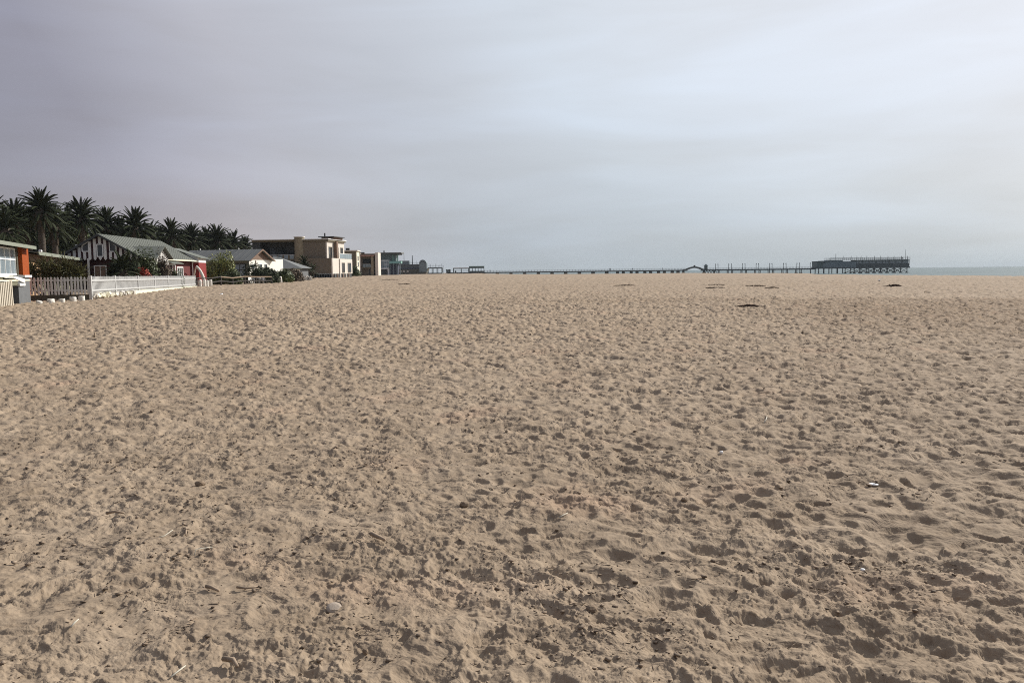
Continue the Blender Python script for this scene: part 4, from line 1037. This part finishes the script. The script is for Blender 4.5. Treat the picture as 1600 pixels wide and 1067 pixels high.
def palm(label, px, py, Y, rad_px, seed, n=58, group='palms behind the houses', lean=0., small=False, name='palm_tree'):
    """px, py: where the fronds spring; rad_px: reach of the fronds"""
    rg = random.Random(seed); p = at(px, py, Y); zb = tz(p.x, p.y); h = p.z-zb; reach = rad_px/F*Y*1.05
    t = thing(name, label, 'palm', (p.x, p.y, zb), rg.uniform(0, 6), group)
    r = .22 if small else .42
    b = trunk_mesh(max(h-.6, .4)+.6, r, seed); b.build('trunk', M['trunk'], t, True)
    c = link('crown', CR[seed % 2], t, (0, 0, h), 0, (.45 if small else 1.0)); 
    inv = 1/(.45 if small else 1.0)
    for k in range(n):
        u = (k+.5)/n; j = min(5, int(u*6)); o = link('frond', FR[j], c, (0, 0, (.35-.75*u)))
        o.rotation_euler = (rg.uniform(-.25, .25), rg.uniform(-.16, .16), k*2.39996+rg.uniform(-.3, .3)); s_ = reach*inv*rg.uniform(.88, 1.12)*(1.0 if j else .95); o.scale = (s_, s_*1.0, s_)
    for k in range(6 if not small else 2):
        o = link('dry_frond', DRY, c, (0, 0, -.7)); o.rotation_euler = (0, rg.uniform(0, .3), rg.uniform(0, 6.28)); o.scale = (reach*inv*.72,)*3
    return t
PALMS = [('tall palm with its trunk in view behind the low tan cottage', 63, 331, 112, 35, 60),
 ('palm cut by the left edge behind the orange house', -16, 343, 105, 38, 56),
 ('stout palm between the tall palm and the left edge', 22, 349, 118, 36, 56),
 ('palm just right of the tall palm, its trunk behind the tan cottage', 84, 352, 122, 32, 56),
 ('second tall palm left above the striped gable', 127, 343, 128, 33, 60),
 ('low palm directly behind the peak of the striped gable', 165, 357, 140, 33, 56),
 ('palm spreading over the middle of the striped house roof', 211, 358, 142, 32, 58),
 ('small low palm between two taller ones behind the striped roof', 236, 372, 155, 25, 50),
 ('palm over the far end of the striped house', 267, 372, 150, 28, 58),
 ('palm above the left end of the grey cottage roof', 299, 377, 160, 26, 56),
 ('faint palm behind the others above the grey cottage', 322, 378, 185, 22, 50),
 ('palm above the middle of the grey cottage roof', 340, 378, 168, 26, 56),
 ('palm above the right half of the grey cottage roof', 364, 383, 178, 22, 52),
 ('rightmost palm of the row beside the modern house', 383, 386, 188, 17, 50),
 ('low palm filling the gap right of the tall palm', 44, 356, 126, 32, 50), ('low palm half hidden left of the striped gable', 104, 356, 136, 32, 50),
 ('low palm between the two palms over the striped roof', 188, 366, 158, 28, 50), ('low palm behind the far end of the striped roof', 252, 380, 165, 24, 50),
 ('low palm behind the left end of the grey cottage ridge', 284, 383, 172, 24, 50), ('low palm behind the middle of the grey cottage ridge', 320, 385, 178, 22, 50), ('low palm behind the right end of the grey cottage ridge', 352, 388, 186, 20, 50),
 ('low bushy palm at the left edge below the tall ones', 8, 362, 98, 34, 56)]
for i, (lb, px, py, Y, rp, n) in enumerate(PALMS): palm(lb, px, py, Y, rp, 20+i, n+20)
palm('young palm standing before the modern house', 476, 415, 142, 16, 51, 34, None, small=True, name='young_palm')
palm('low young palm with long arching fronds before the modern house corner', 488, 424, 146, 13, 52, 20, None, small=True, name='young_palm')
palm('sprawling young palm in the garden of the striped house', 192, 424, 72, 30, 53, 36, None, small=True, name='young_palm')

# broad trees that fill the dark belt under the palms
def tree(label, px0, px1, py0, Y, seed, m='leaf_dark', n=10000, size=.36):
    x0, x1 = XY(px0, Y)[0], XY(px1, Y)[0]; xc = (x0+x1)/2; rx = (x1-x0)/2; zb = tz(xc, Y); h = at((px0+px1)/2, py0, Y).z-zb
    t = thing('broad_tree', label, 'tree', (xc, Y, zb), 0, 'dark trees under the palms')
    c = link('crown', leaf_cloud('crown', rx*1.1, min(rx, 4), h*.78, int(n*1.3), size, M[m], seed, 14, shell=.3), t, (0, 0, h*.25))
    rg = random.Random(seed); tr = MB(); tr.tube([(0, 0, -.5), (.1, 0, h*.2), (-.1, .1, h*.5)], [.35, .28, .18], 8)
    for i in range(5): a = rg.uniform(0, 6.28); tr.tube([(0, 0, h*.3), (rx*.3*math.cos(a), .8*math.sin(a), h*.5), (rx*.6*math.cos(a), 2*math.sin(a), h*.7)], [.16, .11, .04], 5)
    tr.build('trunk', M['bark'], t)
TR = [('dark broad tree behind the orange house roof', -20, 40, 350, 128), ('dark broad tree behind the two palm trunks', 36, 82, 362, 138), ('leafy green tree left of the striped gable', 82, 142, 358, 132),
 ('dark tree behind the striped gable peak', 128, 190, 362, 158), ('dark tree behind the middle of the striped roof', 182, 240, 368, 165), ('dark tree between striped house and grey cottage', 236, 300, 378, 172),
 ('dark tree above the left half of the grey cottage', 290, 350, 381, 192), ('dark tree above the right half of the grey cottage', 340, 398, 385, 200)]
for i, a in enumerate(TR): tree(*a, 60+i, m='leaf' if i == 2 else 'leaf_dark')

# ------------------------------------------------------------------ the jetty, about 600 m off along the shore
JY = 600.; JW = 4.0
def jx(px): return XY(px, JY)[0]
DZ = EYE-.05                                   # deck level
def jetty():
    x0, xa, xb, x1 = jx(700), jx(1074), jx(1101), jx(1275)
    t = thing('jetty', 'long jetty on concrete piers and iron piles reaching out to sea', 'jetty', (x0, JY, 0))
    o = x0; dz = DZ
    MB().box(0, xa-o, 0, JW, dz-.85, dz).build('deck', M['concrete'], t)
    MB().box(xb-o-2, x1-o, 0, JW, dz-.95, dz).build('deck', M['steel'], t)
    pier = MB().prism([(-1.25, -3), (1.25, -3), (1.15, dz-.855), (-1.15, dz-.855)], 'y', .3, JW-.3).mesh('pier', M['concrete'])
    pile = MB().prism([(-.75, -3), (.75, -3), (.9, dz-.855), (-.9, dz-.855)], 'y', .3, JW-.3).mesh('pier', M['concrete'])
    px = 734.
    while px < 1070:
        if px < 960: link('pier', pier, t, (jx(px)-o, 0, 0))
        else:
            for q in (-2.1, 2.1): link('pier', pile, t, (jx(px)+q-o, 0, 0))
        px += 21.45
    rp = MB().box(-.05, .05, -.05, .05, dz, dz+1.15).mesh('railing_post', M['steel'])
    for side in (0.05, JW-.05):
        for a, b in ((jx(757), xa), (xb, x1)):
            for z in (.45, .8, 1.15): MB().box(a-o, b-o, side-.035, side+.035, dz+z-.035, dz+z+.035).build('handrail', M['white_worn'] if z > 1 else M['steel'], t)
            n = int((b-a)/2.1)
            for i in range(n+1): link('railing_post', rp, t, (a-o+(b-a)*i/n, side, 0))
    ip = MB(); ip.tube([(0, 0, -4), (0, 0, dz-.9)], .30, 8); ip = ip.mesh('iron_pile', M['steel'])
    ft = MB(); ft.tube([(0, 0, -.8), (0, 0, .2), (0, 0, .9)], [1.5, 1.2, .4], 10); ft = ft.mesh('pile_footing', M['concrete'])
    for k, p in enumerate((1124, 1145.2, 1166.8, 1188.2, 1209.5, 1231, 1252.5)):
        for q in (0, -7):
            xx = jx(p+q)
            for y in (.5, JW-.5):
                c = link('iron_pile', ip, t, (xx-o, y, 0))
                if p > 1215: link('pile_footing', ft, c)
    # splayed struts under the first steel span
    for i in range(5):
        xx = jx(1101+i*4.4)-o
        for s in (-1, 1): MB().bar((xx, JW/2, dz-.9), (xx+s*1.6, JW/2+s, 1.4), .28).build('strut', M['steel'], t)
jetty()
def arch_bridge():
    a, b = jx(1068), jx(1102); t = thing('arched_footbridge', 'humped dark footbridge arch in the middle of the jetty', 'bridge', (a, JY, 0)); L_ = b-a; n = 18
    f = lambda u: (EYE+.0)+2.0*max(0, math.sin(math.pi*min(1, max(0, (u-.10)/.85))))**1.0-.55
    for y in (.1, JW-.4):
        m = MB()
        for i in range(n):
            u, v = i/n, (i+1)/n; m.prism([(u*L_, f(u)-.35), (v*L_, f(v)-.35), (v*L_, f(v)+.75), (u*L_, f(u)+.75)], 'y', y, y+.3)
        m.build('arch_beam', M['concrete'], t)
    m = MB()
    for i in range(n): u, v = i/n, (i+1)/n; m.slab((u*L_, .45, f(u)+.05), (v*L_, .45, f(v)+.05), (v*L_, JW-.45, f(v)+.05), (u*L_, JW-.45, f(u)+.05), .25)
    m.build('arch_deck', M['concrete'], t)
    MB().box(L_*.50, L_*.56, 1, 3, f(.5)+.05, f(.5)+1.7).build('crown_post', M['concrete'], t)
    for u in (.02, .97): MB().box(u*L_-.5, u*L_+.5, .2, JW-.2, -3, f(u)-.3).build('abutment', M['concrete'], t)
arch_bridge()
def jetty_hut():
    x = jx(1103.7); t = thing('jetty_hut', 'narrow dark hut with pointed roof beside the footbridge', 'hut', (x, JY+.6, DZ))
    MB().box(-1.0, 1.0, 0, 2, 0, 2.6).build('wall', M['teal_dk'], t)
    MB().poly([(-1.5, -.5, 2.6), (1.5, -.5, 2.6), (1.5, 2.5, 2.6), (-1.5, 2.5, 2.6), (0, 1, 4.0)], [(0, 1, 4), (1, 2, 4), (2, 3, 4), (3, 0, 4), (3, 2, 1, 0)]).build('roof', M['teal_dk'], t)
    MB().box(-.4, .4, -.04, .01, 0, 2.0).build('door', M['charcoal'], t)
jetty_hut()
def lamp_post_proto():
    t = thing('jetty_lamp', '', 'lamp post', (0, 0, 0), 0, 'lamp posts along the jetty')
    MB().tube([(0, 0, 0), (0, 0, 4.1)], [.20, .15], 6).build('post', M['steel'], t)
    MB().tube([(0, 0, 3.6), (.0, -.3, 3.95), (.0, -.5, 3.9)], .07, 5).build('arm', M['steel'], t)
    l = MB(); l.tube([(0, -.5, 3.95), (0, -.5, 3.55), (0, -.5, 3.3)], [.10, .34, .26], 8); l.build('lantern', M['steel'], t)
    return t
proto = lamp_post_proto()
ORD = ['first', 'second', 'third', 'fourth', 'fifth', 'sixth', 'seventh', 'eighth', 'ninth', 'tenth', 'eleventh', 'twelfth', 'thirteenth', 'fourteenth']
for i, p in enumerate((1118, 1124, 1138.5, 1145, 1160, 1166.5, 1181.5, 1188, 1202.5, 1209, 1224, 1231, 1245, 1252.3, 1266)):
    o = proto if i == 0 else copy_tree(proto)
    o.location = (jx(p), JY+(.1 if i % 2 == 0 else JW-.1), DZ); o.rotation_euler.z = 0 if i % 2 == 0 else math.pi
    o['label'] = f'{ORD[i]} jetty lamp post counting outward from the footbridge' if i < 14 else 'outermost jetty lamp post just before the jetty restaurant'
def jetty_restaurant():
    x0 = jx(1274); x1 = jx(1418); fr = Frame((x0, JY-3), (x1, JY-3), 0); L_ = fr.L; D_ = 10.
    H = lambda px, py, y=0: fr.hit(px, py, y=y)
    t = thing('jetty_restaurant', 'long slate blue restaurant with railed roof terrace at the jetty end', 'building', fr.loc, fr.rz)
    zf = H(1340, 417.6).z; za = H(1340, 408.8).z; zt = H(1360, 406).z; zr = H(1360, 402.3).z
    xA, xB, xC, xD = H(1286, 410).x, H(1296, 410).x, H(1317, 410).x, H(1338, 410).x
    MB().box(-.6, L_+.2, -.4, D_+.4, zf-.9, zf).build('platform', M['steel'], t)
    MB().box(L_, H(1421.5, 414).x, 1, D_-1, H(1418, 415).z-.35, H(1418, 415).z).build('side_platform', M['steel'], t)
    MB().box(0, xA, 0, D_, zf, H(1280, 409).z).build('lower_block', M['teal_dk'], t)
    MB().box(-.3, xA+.4, -.3, D_, H(1280, 409).z, H(1280, 409).z+.3).build('lower_roof', M['steel'], t)
    MB().box(xA, xC, .1, D_, zf, H(1300, 407.5).z).build('block', M['slate'], t)
    MB().box(xC, xD, 0.0, D_, zf, za+.2).build('block', M['slate'], t)
    MB().box(xD, L_-.1, .0, D_, zf, H(1380, 412).z).build('lower_wall', M['steel'], t)
    MB().box(xD, L_-.2, 1.2, D_, H(1380, 412).z, zt-.3).build('glazed_wall', M['teal_dk'], t)
    n = 16
    for i in range(n):
        a = xD+.2+(L_-xD-.6)*i/n; b = xD+.2+(L_-xD-.6)*(i+1)/n; MB().box(a+.12, b-.12, 1.12, 1.2, H(1380, 412).z+.2, zt-.7).build('pane', M['sky_glass'], t)
    for i in range(9): x = xD+.15+(L_-xD-.4)*i/8; MB().box(x-.14, x+.14, -.05, .2, zf, zt-.25).build('column', M['steel'], t)
    MB().box(xB, L_+.2, -.5, D_+.4, zt-.28, zt).build('roof_deck', M['slate'], t)
    # stair up to the terrace
    st = MB().bar((xA-.4, -.3, H(1287, 412).z), (xB+.6, -.3, zt+.1), .25, .5).build('stair', M['steel'], t)
    MB().bar((xA-.4, -.35, H(1287, 412).z+1.1), (xB+.6, -.35, zt+1.2), .1).build('stair_rail', M['steel'], st)
    for sx in (-.4, D_+.3):
        for z in (.55, 1.1, 1.6): MB().box(xB, L_+.2, sx-.05, sx+.05, zt+z-.05, zt+z+.05).build('terrace_rail', M['steel'], t)
        for k in range(40): x = xB+(L_-xB)*k/39; MB().box(x-.05, x+.05, sx-.05, sx+.05, zt, zt+1.6).build('terrace_rail_post', M['steel'], t)
    for px in (1317, 1329.5, 1338.5, 1345, 1354, 1366, 1375.5, 1387, 1396.5, 1408, 1417.5):
        MB().bar((H(px, 404).x, -.45, zt), (H(px, 404).x, -.45, H(px, 400).z), .22).build('terrace_post', M['steel'], t)
    MB().tube([(H(1308.5, 400).x, 3, zt-.4), (H(1308.5, 400).x, 3, H(1308.5, 396.5).z)], .14, 6).build('mast', M['steel'], t)
    MB().tube([(H(1418, 400).x, 3, zt), (H(1418, 400).x, 3, H(1418, 390).z)], .10, 6).build('flag_pole', M['steel'], t)
    # legs: plain posts landward, braced trestles seaward
    zb = -1.2
    for px in (1274, 1287, 1295.5, 1308, 1317):
        for y in (.3, D_-.3): c = MB().tube([(H(px, 420).x, y, zb), (H(px, 420).x, y, zf-.9)], .35, 8).build('leg', M['steel'], t)
    xs = [H(p, 420).x for p in (1329, 1343.5, 1354, 1365.5, 1375.5, 1386, 1396, 1407.5, 1417.5)]
    for i, x in enumerate(xs):
        for y in (.3, D_-.3):
            MB().bar((x, y, zb), (x, y, zf-.9), .45).build('leg', M['steel'], t)
            MB().box(x-.9, x+.9, y-.6, y+.6, -.6, .5).build('leg_footing', M['concrete'], t)
            if i < len(xs)-1:
                for (za_, zb_) in ((.4, zf-1), (zf-1, .4)): MB().bar((x, y, za_), (xs[i+1], y, zb_), .26).build('brace', M['steel'], t)
                MB().bar((x, y, .9), (xs[i+1], y, .9), .22).build('brace', M['steel'], t)
jetty_restaurant()
def pavilion():
    fr = Frame((jx(708), JY), (jx(757), JY), DZ); H = lambda px, py, y=0: fr.hit(px, py, y=y); L_ = fr.L
    t = thing('jetty_pavilion', 'dark teal kiosk with long open pergola at the start of the jetty', 'pavilion', fr.loc, fr.rz)
    xk = H(733, 420).x; zt = H(745, 416.6).z; zp = H(720, 418.3).z
    MB().box(xk-.2, L_, -.4, JW+.4, zt, zt+.35).build('kiosk_roof', M['teal'], t); MB().box(xk, L_-.2, -.1, JW, zt-1.2, zt-.01).build('kiosk_frieze', M['teal_dk'], t)
    MB().box(xk+.2, L_-.4, .0, JW, 0, .9).build('kiosk_counter', M['teal_dk'], t)
    for i in range(6):
        for y in (0, JW-.3): x = xk+.1+(L_-xk-.5)*i/5; MB().box(x-.16, x+.16, y, y+.3, 0, zt-1.2).build('kiosk_post', M['teal_dk'], t)
    MB().box(.0, xk-.2, -.1, JW, zp-.35, zp).build('pergola_roof', M['white_worn'], t); MB().box(.0, xk-.2, -.14, -.1, zp-.9, zp-.35).build('pergola_beam', M['teal_dk'], t)
    for x in (.2, xk*.5, xk-.5):
        for y in (0, JW-.3): MB().box(x-.18, x+.18, y, y+.3, 0, zp-.36).build('pergola_post', M['teal_dk'], t)
    MB().box(.2, xk-.3, JW-.2, JW-.1, .8, 1.0).build('pergola_rail', M['steel'], t)
    q = MB(); q.box(1.2, 2.2, .5, 1.2, 0, 1.3); q.build('bench', M['steel'], t)
pavilion()
def gate_hut():
    x = jx(700.5); t = thing('gate_hut', 'tiny dark hut standing alone left of the pergola', 'hut', (x, JY, DZ-.6))
    MB().box(-1.5, 1.5, 0, 3, 0, 2.2).build('wall', M['steel'], t)
    MB().prism([(-1.9, 2.2), (1.9, 2.2), (1.2, 2.9), (-.6, 2.6), (-1.4, 2.9)], 'y', -.3, 3.3).build('roof', M['steel'], t)
    MB().box(-.5, .5, -.04, .01, .8, 1.7).build('window', M['sky_glass'], t)
gate_hut()
x = jx(692.5); t = thing('beacon_pole', 'thin pole with small lamp between terrace and tiny hut', 'pole', (x, JY, 2.2)); MB().tube([(0, 0, 0), (0, 0, 6)], .13, 6).build('post', M['steel'], t); MB().box(-.25, .25, -.25, .25, 6, 6.6).build('lamp_head', M['steel'], t)
def bank():
    """the low scrubby bank the ship restaurant stands on"""
    a, b = jx(628)+2, jx(735)
    t = thing('rock_bank', 'low bank of grey boulders along the shore at the jetty root', 'rocks', ((a+b)/2, 560, 2.0))
    rg = random.Random(9); ms = []
    for k in range(4):
        bm = bmesh.new(); bmesh.ops.create_icosphere(bm, subdivisions=1, radius=1)
        for v in bm.verts: v.co *= rg.uniform(.75, 1.2)
        me = bpy.data.meshes.new('boulder'); bm.to_mesh(me); bm.free(); me.materials.append(M['concrete']); ms.append(me)
    for i in range(90):
        o = link('boulder', ms[i % 4], t, (rg.uniform(-.5, .5)*(b-a), rg.uniform(-3, 12), rg.uniform(-.2, .5))); s_ = rg.uniform(.6, 1.4); o.scale = (s_*1.3, s_, s_*.8); o.rotation_euler = (rg.uniform(0, 3), rg.uniform(0, 3), rg.uniform(0, 3))
bank()

# ------------------------------------------------------------------ people far out on the jetty
def person_mesh():
    J = {'pel': (0, 0, .95, .15, .11), 'chest': (0, 0, 1.32, .19, .12), 'neck': (0, 0, 1.50, .06, .06), 'head': (0, -.01, 1.63, .10, .11), 'top': (0, 0, 1.73, .07, .08),
         'ls': (.19, 0, 1.42, .065, .065), 'le': (.25, .03, 1.15, .05, .05), 'lh': (.24, -.06, .90, .04, .035), 'rs': (-.19, 0, 1.42, .065, .065), 're': (-.25, .02, 1.15, .05, .05), 'rh': (-.24, -.08, .90, .04, .035),
         'lk': (.10, -.05, .50, .065, .07), 'lf': (.10, .02, .06, .045, .05), 'lt': (.11, -.14, .03, .04, .03), 'rk': (-.10, .03, .50, .065, .07), 'rf': (-.10, .10, .06, .045, .05), 'rt': (-.11, -.06, .03, .04, .03), 'lhip': (.09, 0, .86, .09, .09), 'rhip': (-.09, 0, .86, .09, .09)}
    E = [('pel', 'chest'), ('chest', 'neck'), ('neck', 'head'), ('head', 'top'), ('chest', 'ls'), ('ls', 'le'), ('le', 'lh'), ('chest', 'rs'), ('rs', 're'), ('re', 'rh'), ('pel', 'lhip'), ('lhip', 'lk'), ('lk', 'lf'), ('lf', 'lt'), ('pel', 'rhip'), ('rhip', 'rk'), ('rk', 'rf'), ('rf', 'rt')]
    ks = list(J); me = bpy.data.meshes.new('person_skeleton'); me.from_pydata([J[k][:3] for k in ks], [(ks.index(a), ks.index(b)) for a, b in E], [])
    o = bpy.data.objects.new('person_skeleton', me); COL.objects.link(o); md = o.modifiers.new('skin', 'SKIN'); o.modifiers.new('sub', 'SUBSURF').levels = 1
    for i, k in enumerate(ks): me.skin_vertices[0].data[i].radius = J[k][3:]; me.skin_vertices[0].data[i].use_root = (k == 'pel')
    bpy.context.view_layer.update(); dg = bpy.context.evaluated_depsgraph_get(); out = bpy.data.meshes.new_from_object(o.evaluated_get(dg))
    bpy.data.objects.remove(o); out.name = 'person'; out.materials.clear(); out.materials.append(M['dark_clothes']); return out
M['dark_clothes'] = mat('dark_clothes', (.05, .05, .06), .8, .2, var=.3, vscale=3)
PM = person_mesh()
rt_z = Frame((0, JY-3), (1, JY-3), 0).hit(1360, 406, y=0).z
for px, y, z, lb in ((952.3, 1.0, DZ, 'left figure of two in dark clothes walking on the jetty'), (954.6, 2.0, DZ, 'right figure of two in dark clothes walking on the jetty'),
                  (988.7, 1.5, DZ, 'lone figure in dark clothes standing halfway along the jetty'), (1035.8, 1.4, DZ, 'figure in dark clothes walking alone near the footbridge'),
                  (765.5, 1.2, DZ, 'figure in dark clothes on the jetty just right of the kiosk'), (1410, 0, rt_z, 'figure in dark clothes on the roof terrace of the jetty restaurant')):
    o = link('person', PM, None, (jx(px), JY+y, z+.0), random.uniform(0, 6)); tag(o, lb, 'person', 'people on the jetty')

# ------------------------------------------------------------------ things lying on the sand
def on_sand(px, py):
    """where the line of sight meets the sand"""
    d = at(px, py, 1.)-Vector((0, 0, EYE)); Y = 1.5*1.004**np.arange(1450); Y = Y[Y < 420]
    z = sand_z(d.x*Y, Y); i = int(np.argmax(EYE+d.z*Y < z)); return Vector((d.x*Y[i], Y[i], z[i]))
def kelp_heap(px, py, w_px, label, seed, tall=.16):
    p = on_sand(px, py); rg = random.Random(seed); W = w_px/F*p.y
    t = thing('kelp_heap', label, 'kelp', (p.x, p.y, p.z-.045), 0, 'dark kelp heaps on the open sand'); 
    for k in range(int(22+W*5)):
        x = rg.uniform(-.5, .5)*W; a = rg.uniform(-.5, .5); l = rg.uniform(.3, .8); z = tall*max(0, 1-(2*x/W)**4)*rg.uniform(.3, 1)+.05
        MB().tube([(x-l/2*math.cos(a), l/2*math.sin(a), .04), (x, 0, z), (x+l/2*math.cos(a), -l/2*math.sin(a), .03)], [.02, .035, .015], 5).build('kelp_strand', M['kelp'], t)
KH = [(1119.5, 445.2, 18, 'long dark kelp heap left of the pair far out on the sand'), (1180, 446.8, 24, 'darkest long kelp heap far out on the sand'), (1207, 449.8, 8, 'small kelp scrap right of the darkest heap'),
      (1171, 478.8, 17, 'nearest flat dark kelp heap in front of the others'), (1397, 447.5, 19, 'bushy kelp heap alone before the jetty restaurant'), (976, 446.5, 28, 'faint kelp line in the middle of the far sand'),
      (1117, 450, 26, 'thin kelp line just below the left heap'), (632, 444.5, 11, 'dark kelp patch before the glass block'), (610, 437.5, 22, 'long kelp streak near the ship restaurant')]
for i, a in enumerate(KH): kelp_heap(*a, 70+i, .15 if i == 4 else .05)
def stick(px, py, pts, r, m, label, name='stick', cat='stick'):
    p = on_sand(px, py); z = float(sand_z([p.x], [p.y])[0]); s_ = p.y/F
    t = MB(); t.tube([(a*s_, b*s_*1.5, c*s_+r) for a, b, c in pts], [r*1.1]+[r]*(len(pts)-2)+[r*.7], 6); o = t.build(name, M[m], None, True); o.location = (p.x, p.y, z); tag(o, label, cat); return o
stick(305, 866, [(0, -3, -1), (0, 3, 6), (22, 12, 5)], .003, 'reed', 'bent bleached white reed standing out of the sand', 'reed', 'reed')
stick(257, 840, [(-8, -6, 0), (0, 0, 1), (5, 14, 4)], .003, 'reed', 'pale straight reed left of the bent white reed', 'reed', 'reed')
stick(290, 836, [(-3, 8, 4), (1, 0, 2), (6, -10, 1)], .006, 'stick', 'forked brown twig right of the pale reed', 'twig', 'twig')
stick(590, 846, [(-12, 8, 4), (0, 0, 3), (14, -9, 2)], .012, 'stick', 'knobby piece of driftwood left of centre', 'driftwood', 'driftwood')
stick(180, 805, [(-14, 0, 1), (0, 1, 3), (14, 0, 1)], .009, 'stick', 'short flat driftwood stick at lower left', 'driftwood', 'driftwood')
stick(332, 924, [(-12, 4, 2), (-2, 0, 3), (14, -7, 1)], .009, 'stick', 'curved brown twig below the bent white reed', 'twig', 'twig')
stick(385, 922, [(-16, 2, 2), (0, -3, 3), (18, 2, 2)], .006, 'stick', 'pale split twig right of the curved brown twig', 'twig', 'twig')
stick(277, 1055, [(-5, -9, 1), (0, 0, 3), (6, 13, 4)], .0035, 'reed', 'pale reed stub at the bottom left edge', 'reed', 'reed')
stick(880, 808, [(-7, -6, 1), (0, 0, 2), (8, 8, 2)], .003, 'reed', 'thin pale straw right of centre', 'straw', 'straw')
stick(117, 979, [(-2, -6, 0), (0, 0, 4), (2, 6, 6)], .004, 'reed', 'short white stub poking up at lower left', 'reed', 'reed')
stick(365, 1038, [(-20, 6, 2), (0, 0, 4), (12, -12, 2)], .010, 'stick', 'dark crooked root at the bottom left', 'driftwood', 'driftwood')
stick(1197, 660, [(-7, -8, 0), (0, 0, 4), (5, 8, 6)], .006, 'reed', 'pale curved stick in the middle distance at right', 'stick', 'stick')
stick(148, 529, [(0, -1, 0), (0, 0, 4), (1, 1, 8)], .022, 'stick', 'dark peg standing upright on the sand at left', 'peg', 'peg')
def stone(px, py, w_px, h_, m, label, seed, name, cat, flat=1., tilt=0.):
    p = on_sand(px, py); z = float(sand_z([p.x], [p.y])[0]); rg = random.Random(seed); w_ = w_px/F*p.y/2
    bm = bmesh.new(); bmesh.ops.create_icosphere(bm, subdivisions=2, radius=1)
    for v in bm.verts:
        k = .86+.28*rg.random() if flat == 1. else .96+.07*rg.random(); v.co = Vector((v.co.x*w_*k, v.co.y*w_*k*.9, math.copysign(abs(v.co.z)**(.5 if flat != 1. else 1.), v.co.z)*h_*k))
    me = bpy.data.meshes.new(name); 
    for f in bm.faces: f.smooth = flat != 1.
    bm.to_mesh(me); bm.free(); me.materials.append(M[m]); o = link(name, me, None, (p.x, p.y, z+h_*.35), rg.uniform(0, 3)); o.rotation_euler.x = tilt; tag(o, label, cat)
stone(522, 952, 27, .010, 'stone', 'flat round grey stone tilted in the sand near the bottom', 1, 'flat_stone', 'stone', .5, .55)
stone(312, 758, 17, .026, 'clod', 'dark sand clod at left in the middle of the foreground', 2, 'sand_clod', 'clod')
stone(726, 791, 17, .024, 'clod', 'dark wedge shaped clod near the centre', 3, 'sand_clod', 'clod')
stone(924, 955, 20, .020, 'clod', 'dark angular clod at the bottom centre', 4, 'sand_clod', 'clod')
stone(571, 1021, 11, .015, 'clod', 'small rounded clod at the bottom left of centre', 5, 'sand_clod', 'clod')
stone(1069, 784, 11, .016, 'clod', 'small dark clod right of centre', 6, 'sand_clod', 'clod')
stone(1365, 758, 16, .006, 'shell', 'long white shell sliver at right', 7, 'shell_sliver', 'shell', .5)
stone(1127, 710, 6, .015, 'shell', 'small white shell fragment in the right middle distance', 8, 'shell_fragment', 'shell', .5)
stone(1348, 891, 8, .008, 'shell', 'tiny white shell chip at lower right', 9, 'shell_fragment', 'shell', .5)
stone(1374, 440, 4, .08, 'shell', 'white speck lying far out near the bushy kelp heap', 10, 'white_stone', 'stone')
stone(346, 460.5, 5, .07, 'shell', 'white stone lying before the whale bone arch', 11, 'white_stone', 'stone')

# ------------------------------------------------------------------ sea haze: pale, even air round the whole place
hb = MB().box(-6400, 6400, -6400, 6400, -8, 26); hz_m = bpy.data.materials.new('sea_haze'); hz_m.use_nodes = True
hn = hz_m.node_tree; hn.nodes.clear(); pv = hn.nodes.new('ShaderNodeVolumePrincipled'); ho = hn.nodes.new('ShaderNodeOutputMaterial'); hn.links.new(pv.outputs[0], ho.inputs['Volume'])
pv.inputs['Color'].default_value = (.66, .74, .79, 1); pv.inputs['Density'].default_value = .00009; pv.inputs['Anisotropy'].default_value = 0
haze = hb.build('haze', hz_m); haze['kind'] = 'stuff'
